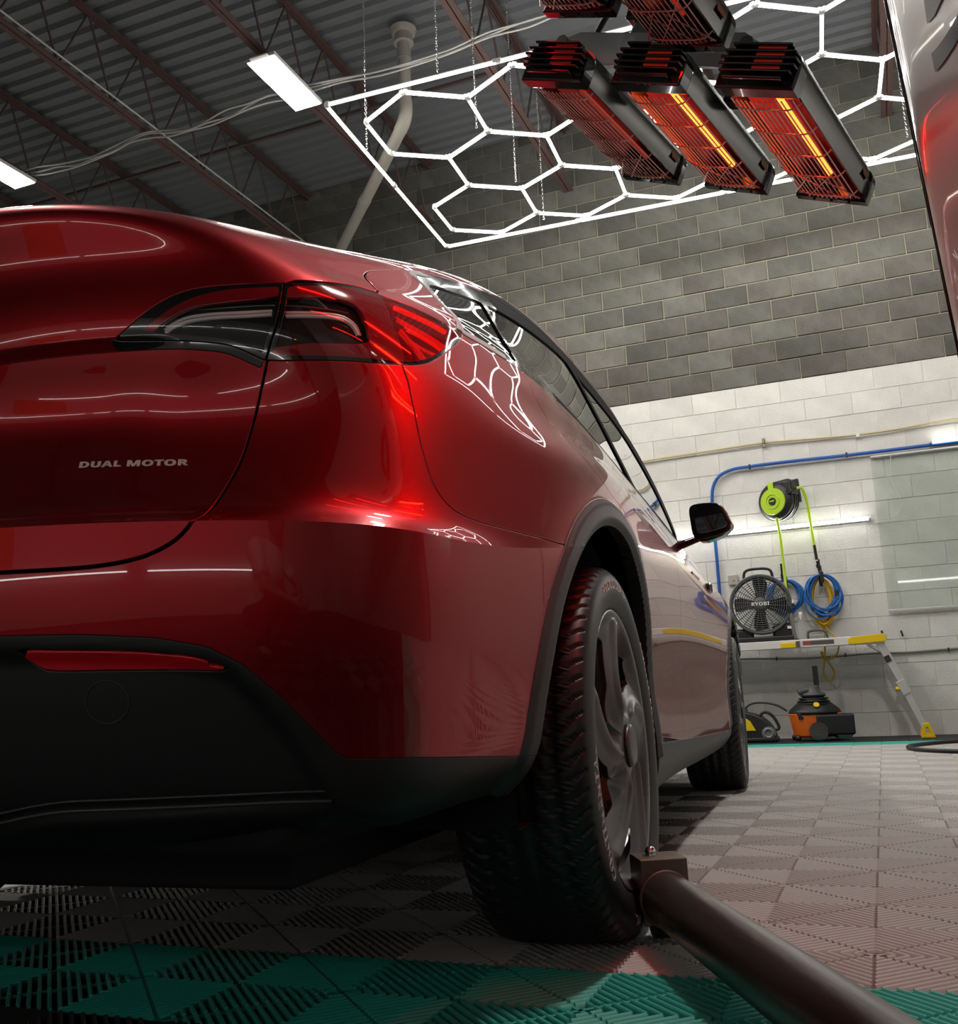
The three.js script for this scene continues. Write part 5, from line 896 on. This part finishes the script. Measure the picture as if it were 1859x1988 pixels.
{
  const c = thing('tool_chest', 'dark tool chest with drawers against the wall behind the camera', 'cabinet', [-4.6, 0, ZB - .35]);
  obj('case', box(1.5, 1.3, .6, 0, .67, 0, .02), std(new THREE.Color(.03, .03, .032), .4), c); for (let k = 0; k < 5; k++) obj('drawer', box(1.4, .2, .02, 0, .2 + k * .24, -.305, .006), std(new THREE.Color(.05, .012, .012), .35), c);
  tag(obj('poster', box(.9, 1.1, .02, -2.9, 1.65, ZB - .035, .002), std(new THREE.Color(.62, .20, .02), .6)), 'plain orange poster on the wall behind the camera', 'poster');
  tag(obj('column', box(.12, 4.2, .12, 2.6, 2.1, ZB - .08, .01), M.orange), 'orange steel post on the wall behind the camera', 'post');
}
{ // the person taking the picture, mirrored in the bumper: crouching behind the camera, both hands round a phone
  const t = thing('person', 'crouching person in white t-shirt and dark cap holding a phone, mirrored in the red bumper', 'person', [.42, 0, 2.35], Math.PI - .25);
  const J = { pel: [0, .36, -.12], che: [0, .74, .06], nec: [0, .90, .12], sh: [.19, .85, .08], el: [.27, .60, .30], wr: [.075, .50, .50], hip: [.10, .34, -.10], kn: [.20, .48, .30], an: [.16, .09, .02], toe: [.18, .04, .22] };
  const mir = (p) => [-p[0], p[1], p[2]], bones = [], B2 = (a, b, ra, rb) => bones.push([a, b, ra, rb]);
  const field = (bones2, lo, hi, n, k) => {
    const mc = new MarchingCubes(n, new THREE.MeshBasicMaterial(), false, false, 400000); mc.isolation = 0; const s = [0, 1, 2].map((i) => (hi[i] - lo[i]));
    for (let z = 0; z < n; z++) for (let y = 0; y < n; y++) for (let x = 0; x < n; x++) {
      const P = [lo[0] + s[0] * x / n, lo[1] + s[1] * y / n, lo[2] + s[2] * z / n]; let acc = 0;
      for (const [a, b, ra, rb] of bones2) { const d = b.map((c, i) => c - a[i]), l2 = d[0] ** 2 + d[1] ** 2 + d[2] ** 2 || 1e-9, u = Math.min(1, Math.max(0, ((P[0] - a[0]) * d[0] + (P[1] - a[1]) * d[1] + (P[2] - a[2]) * d[2]) / l2)); acc += Math.exp(-k * (Math.hypot(P[0] - a[0] - d[0] * u, P[1] - a[1] - d[1] * u, P[2] - a[2] - d[2] * u) - ra - (rb - ra) * u)); }
      mc.field[z * n * n + y * n + x] = acc > 0 ? Math.log(acc) / k : -1;
    }
    mc.update(); const g = new THREE.BufferGeometry(), c = mc.count, pos = new Float32Array(c * 3), nor = new Float32Array(c * 3);
    for (let i = 0; i < c; i++) for (let j = 0; j < 3; j++) { pos[i * 3 + j] = lo[j] + s[j] * (mc.positionArray[i * 3 + j] + 1) / 2; }
    g.setAttribute('position', new THREE.BufferAttribute(pos, 3)); const m = mergeVertices(g, 1e-5); m.computeVertexNormals(); return m;
  };
  const skinM = std(new THREE.Color(.42, .24, .17), .55), shirt = std(new THREE.Color(.72, .71, .70), .8), pants = std(new THREE.Color(.03, .032, .04), .8), head = [0, 1.03, .17];
  for (const s of [1, -1]) { const m = s > 0 ? (p) => p : mir; B2(m(J.sh), m(J.el), .050, .040); B2(m(J.el), m(J.wr), .040, .027); B2(m(J.wr), m([.05, .50, .55]), .026, .030); B2(m(J.hip), m(J.kn), .085, .06); B2(m(J.kn), m(J.an), .055, .04); B2(m(J.an), m(J.toe), .04, .032); }
  B2(J.pel, J.che, .13, .15); B2(J.che, J.nec, .13, .06); B2(J.nec, head, .052, .05); B2(head, [0, 1.05, .18], .085, .088); B2([0, .985, .225], [0, .975, .235], .05, .045); B2([0, 1.01, .265], [0, 1.0, .272], .016, .014);
  for (const s of [1, -1]) { B2([.085 * s, 1.02, .165], [.088 * s, 1.0, .16], .015, .012); for (let f = 0; f < 4; f++) B2([.055 * s, .515 - .02 * f, .57], [.015 * s, .515 - .02 * f, .598], .0085, .0075); B2([.06 * s, .525, .54], [.045 * s, .545, .565], .010, .008); }
  obj('body', field(bones, [-.4, -.02, -.36], [.4, 1.2, .68], 76, 70), skinM, t);
  const cloth = (list, m, n, grow) => obj(n, field(list.map(([a, b, r1, r2]) => [a, b, r1 + grow, r2 + grow]), [-.4, -.02, -.36], [.4, 1.2, .68], 56, 60), m, t), mid2 = (a, b, f) => a.map((c, i) => c + (b[i] - c) * f);
  cloth([[J.pel, J.che, .13, .15], [J.che, mid2(J.che, J.nec, .5), .13, .10], ...[1, -1].map((s) => { const m = s > 0 ? (p) => p : mir; return [m(J.sh), mid2(m(J.sh), m(J.el), .55), .056, .052]; }), [J.sh, mir(J.sh), .06, .06]], shirt, 't_shirt', .012);
  cloth([1, -1].flatMap((s) => { const m = s > 0 ? (p) => p : mir; return [[m(J.hip), m(J.kn), .085, .06], [m(J.kn), mid2(m(J.kn), m(J.an), .92), .055, .045]]; }).concat([[J.hip, mir(J.hip), .10, .10]]), pants, 'trousers', .012);
  obj('cap', [at(new THREE.SphereGeometry(.098, 28, 14, 0, 6.2832, 0, 1.55), 0, 1.055, .178), at(new THREE.CylinderGeometry(.085, .09, .008, 24, 1, false, -1.2, 2.4), 0, 1.065, .235)], pants, t);
  for (const s of [1, -1]) obj('shoe', box(.09, .07, .26, .17 * s, .037, .12, .03), pants, t);
  tag(obj('phone', at(box(.16, .078, .008, 0, 0, 0, .004), 0, 0, 0, 0, Math.PI - .25, 0).translate(.42 - Math.sin(.25) * -.585 * 0 + .145, .49, 2.35 - .565), M.gloss), 'black phone held in both hands of the crouching person', 'phone');
}
renderer.render(scene, camera);
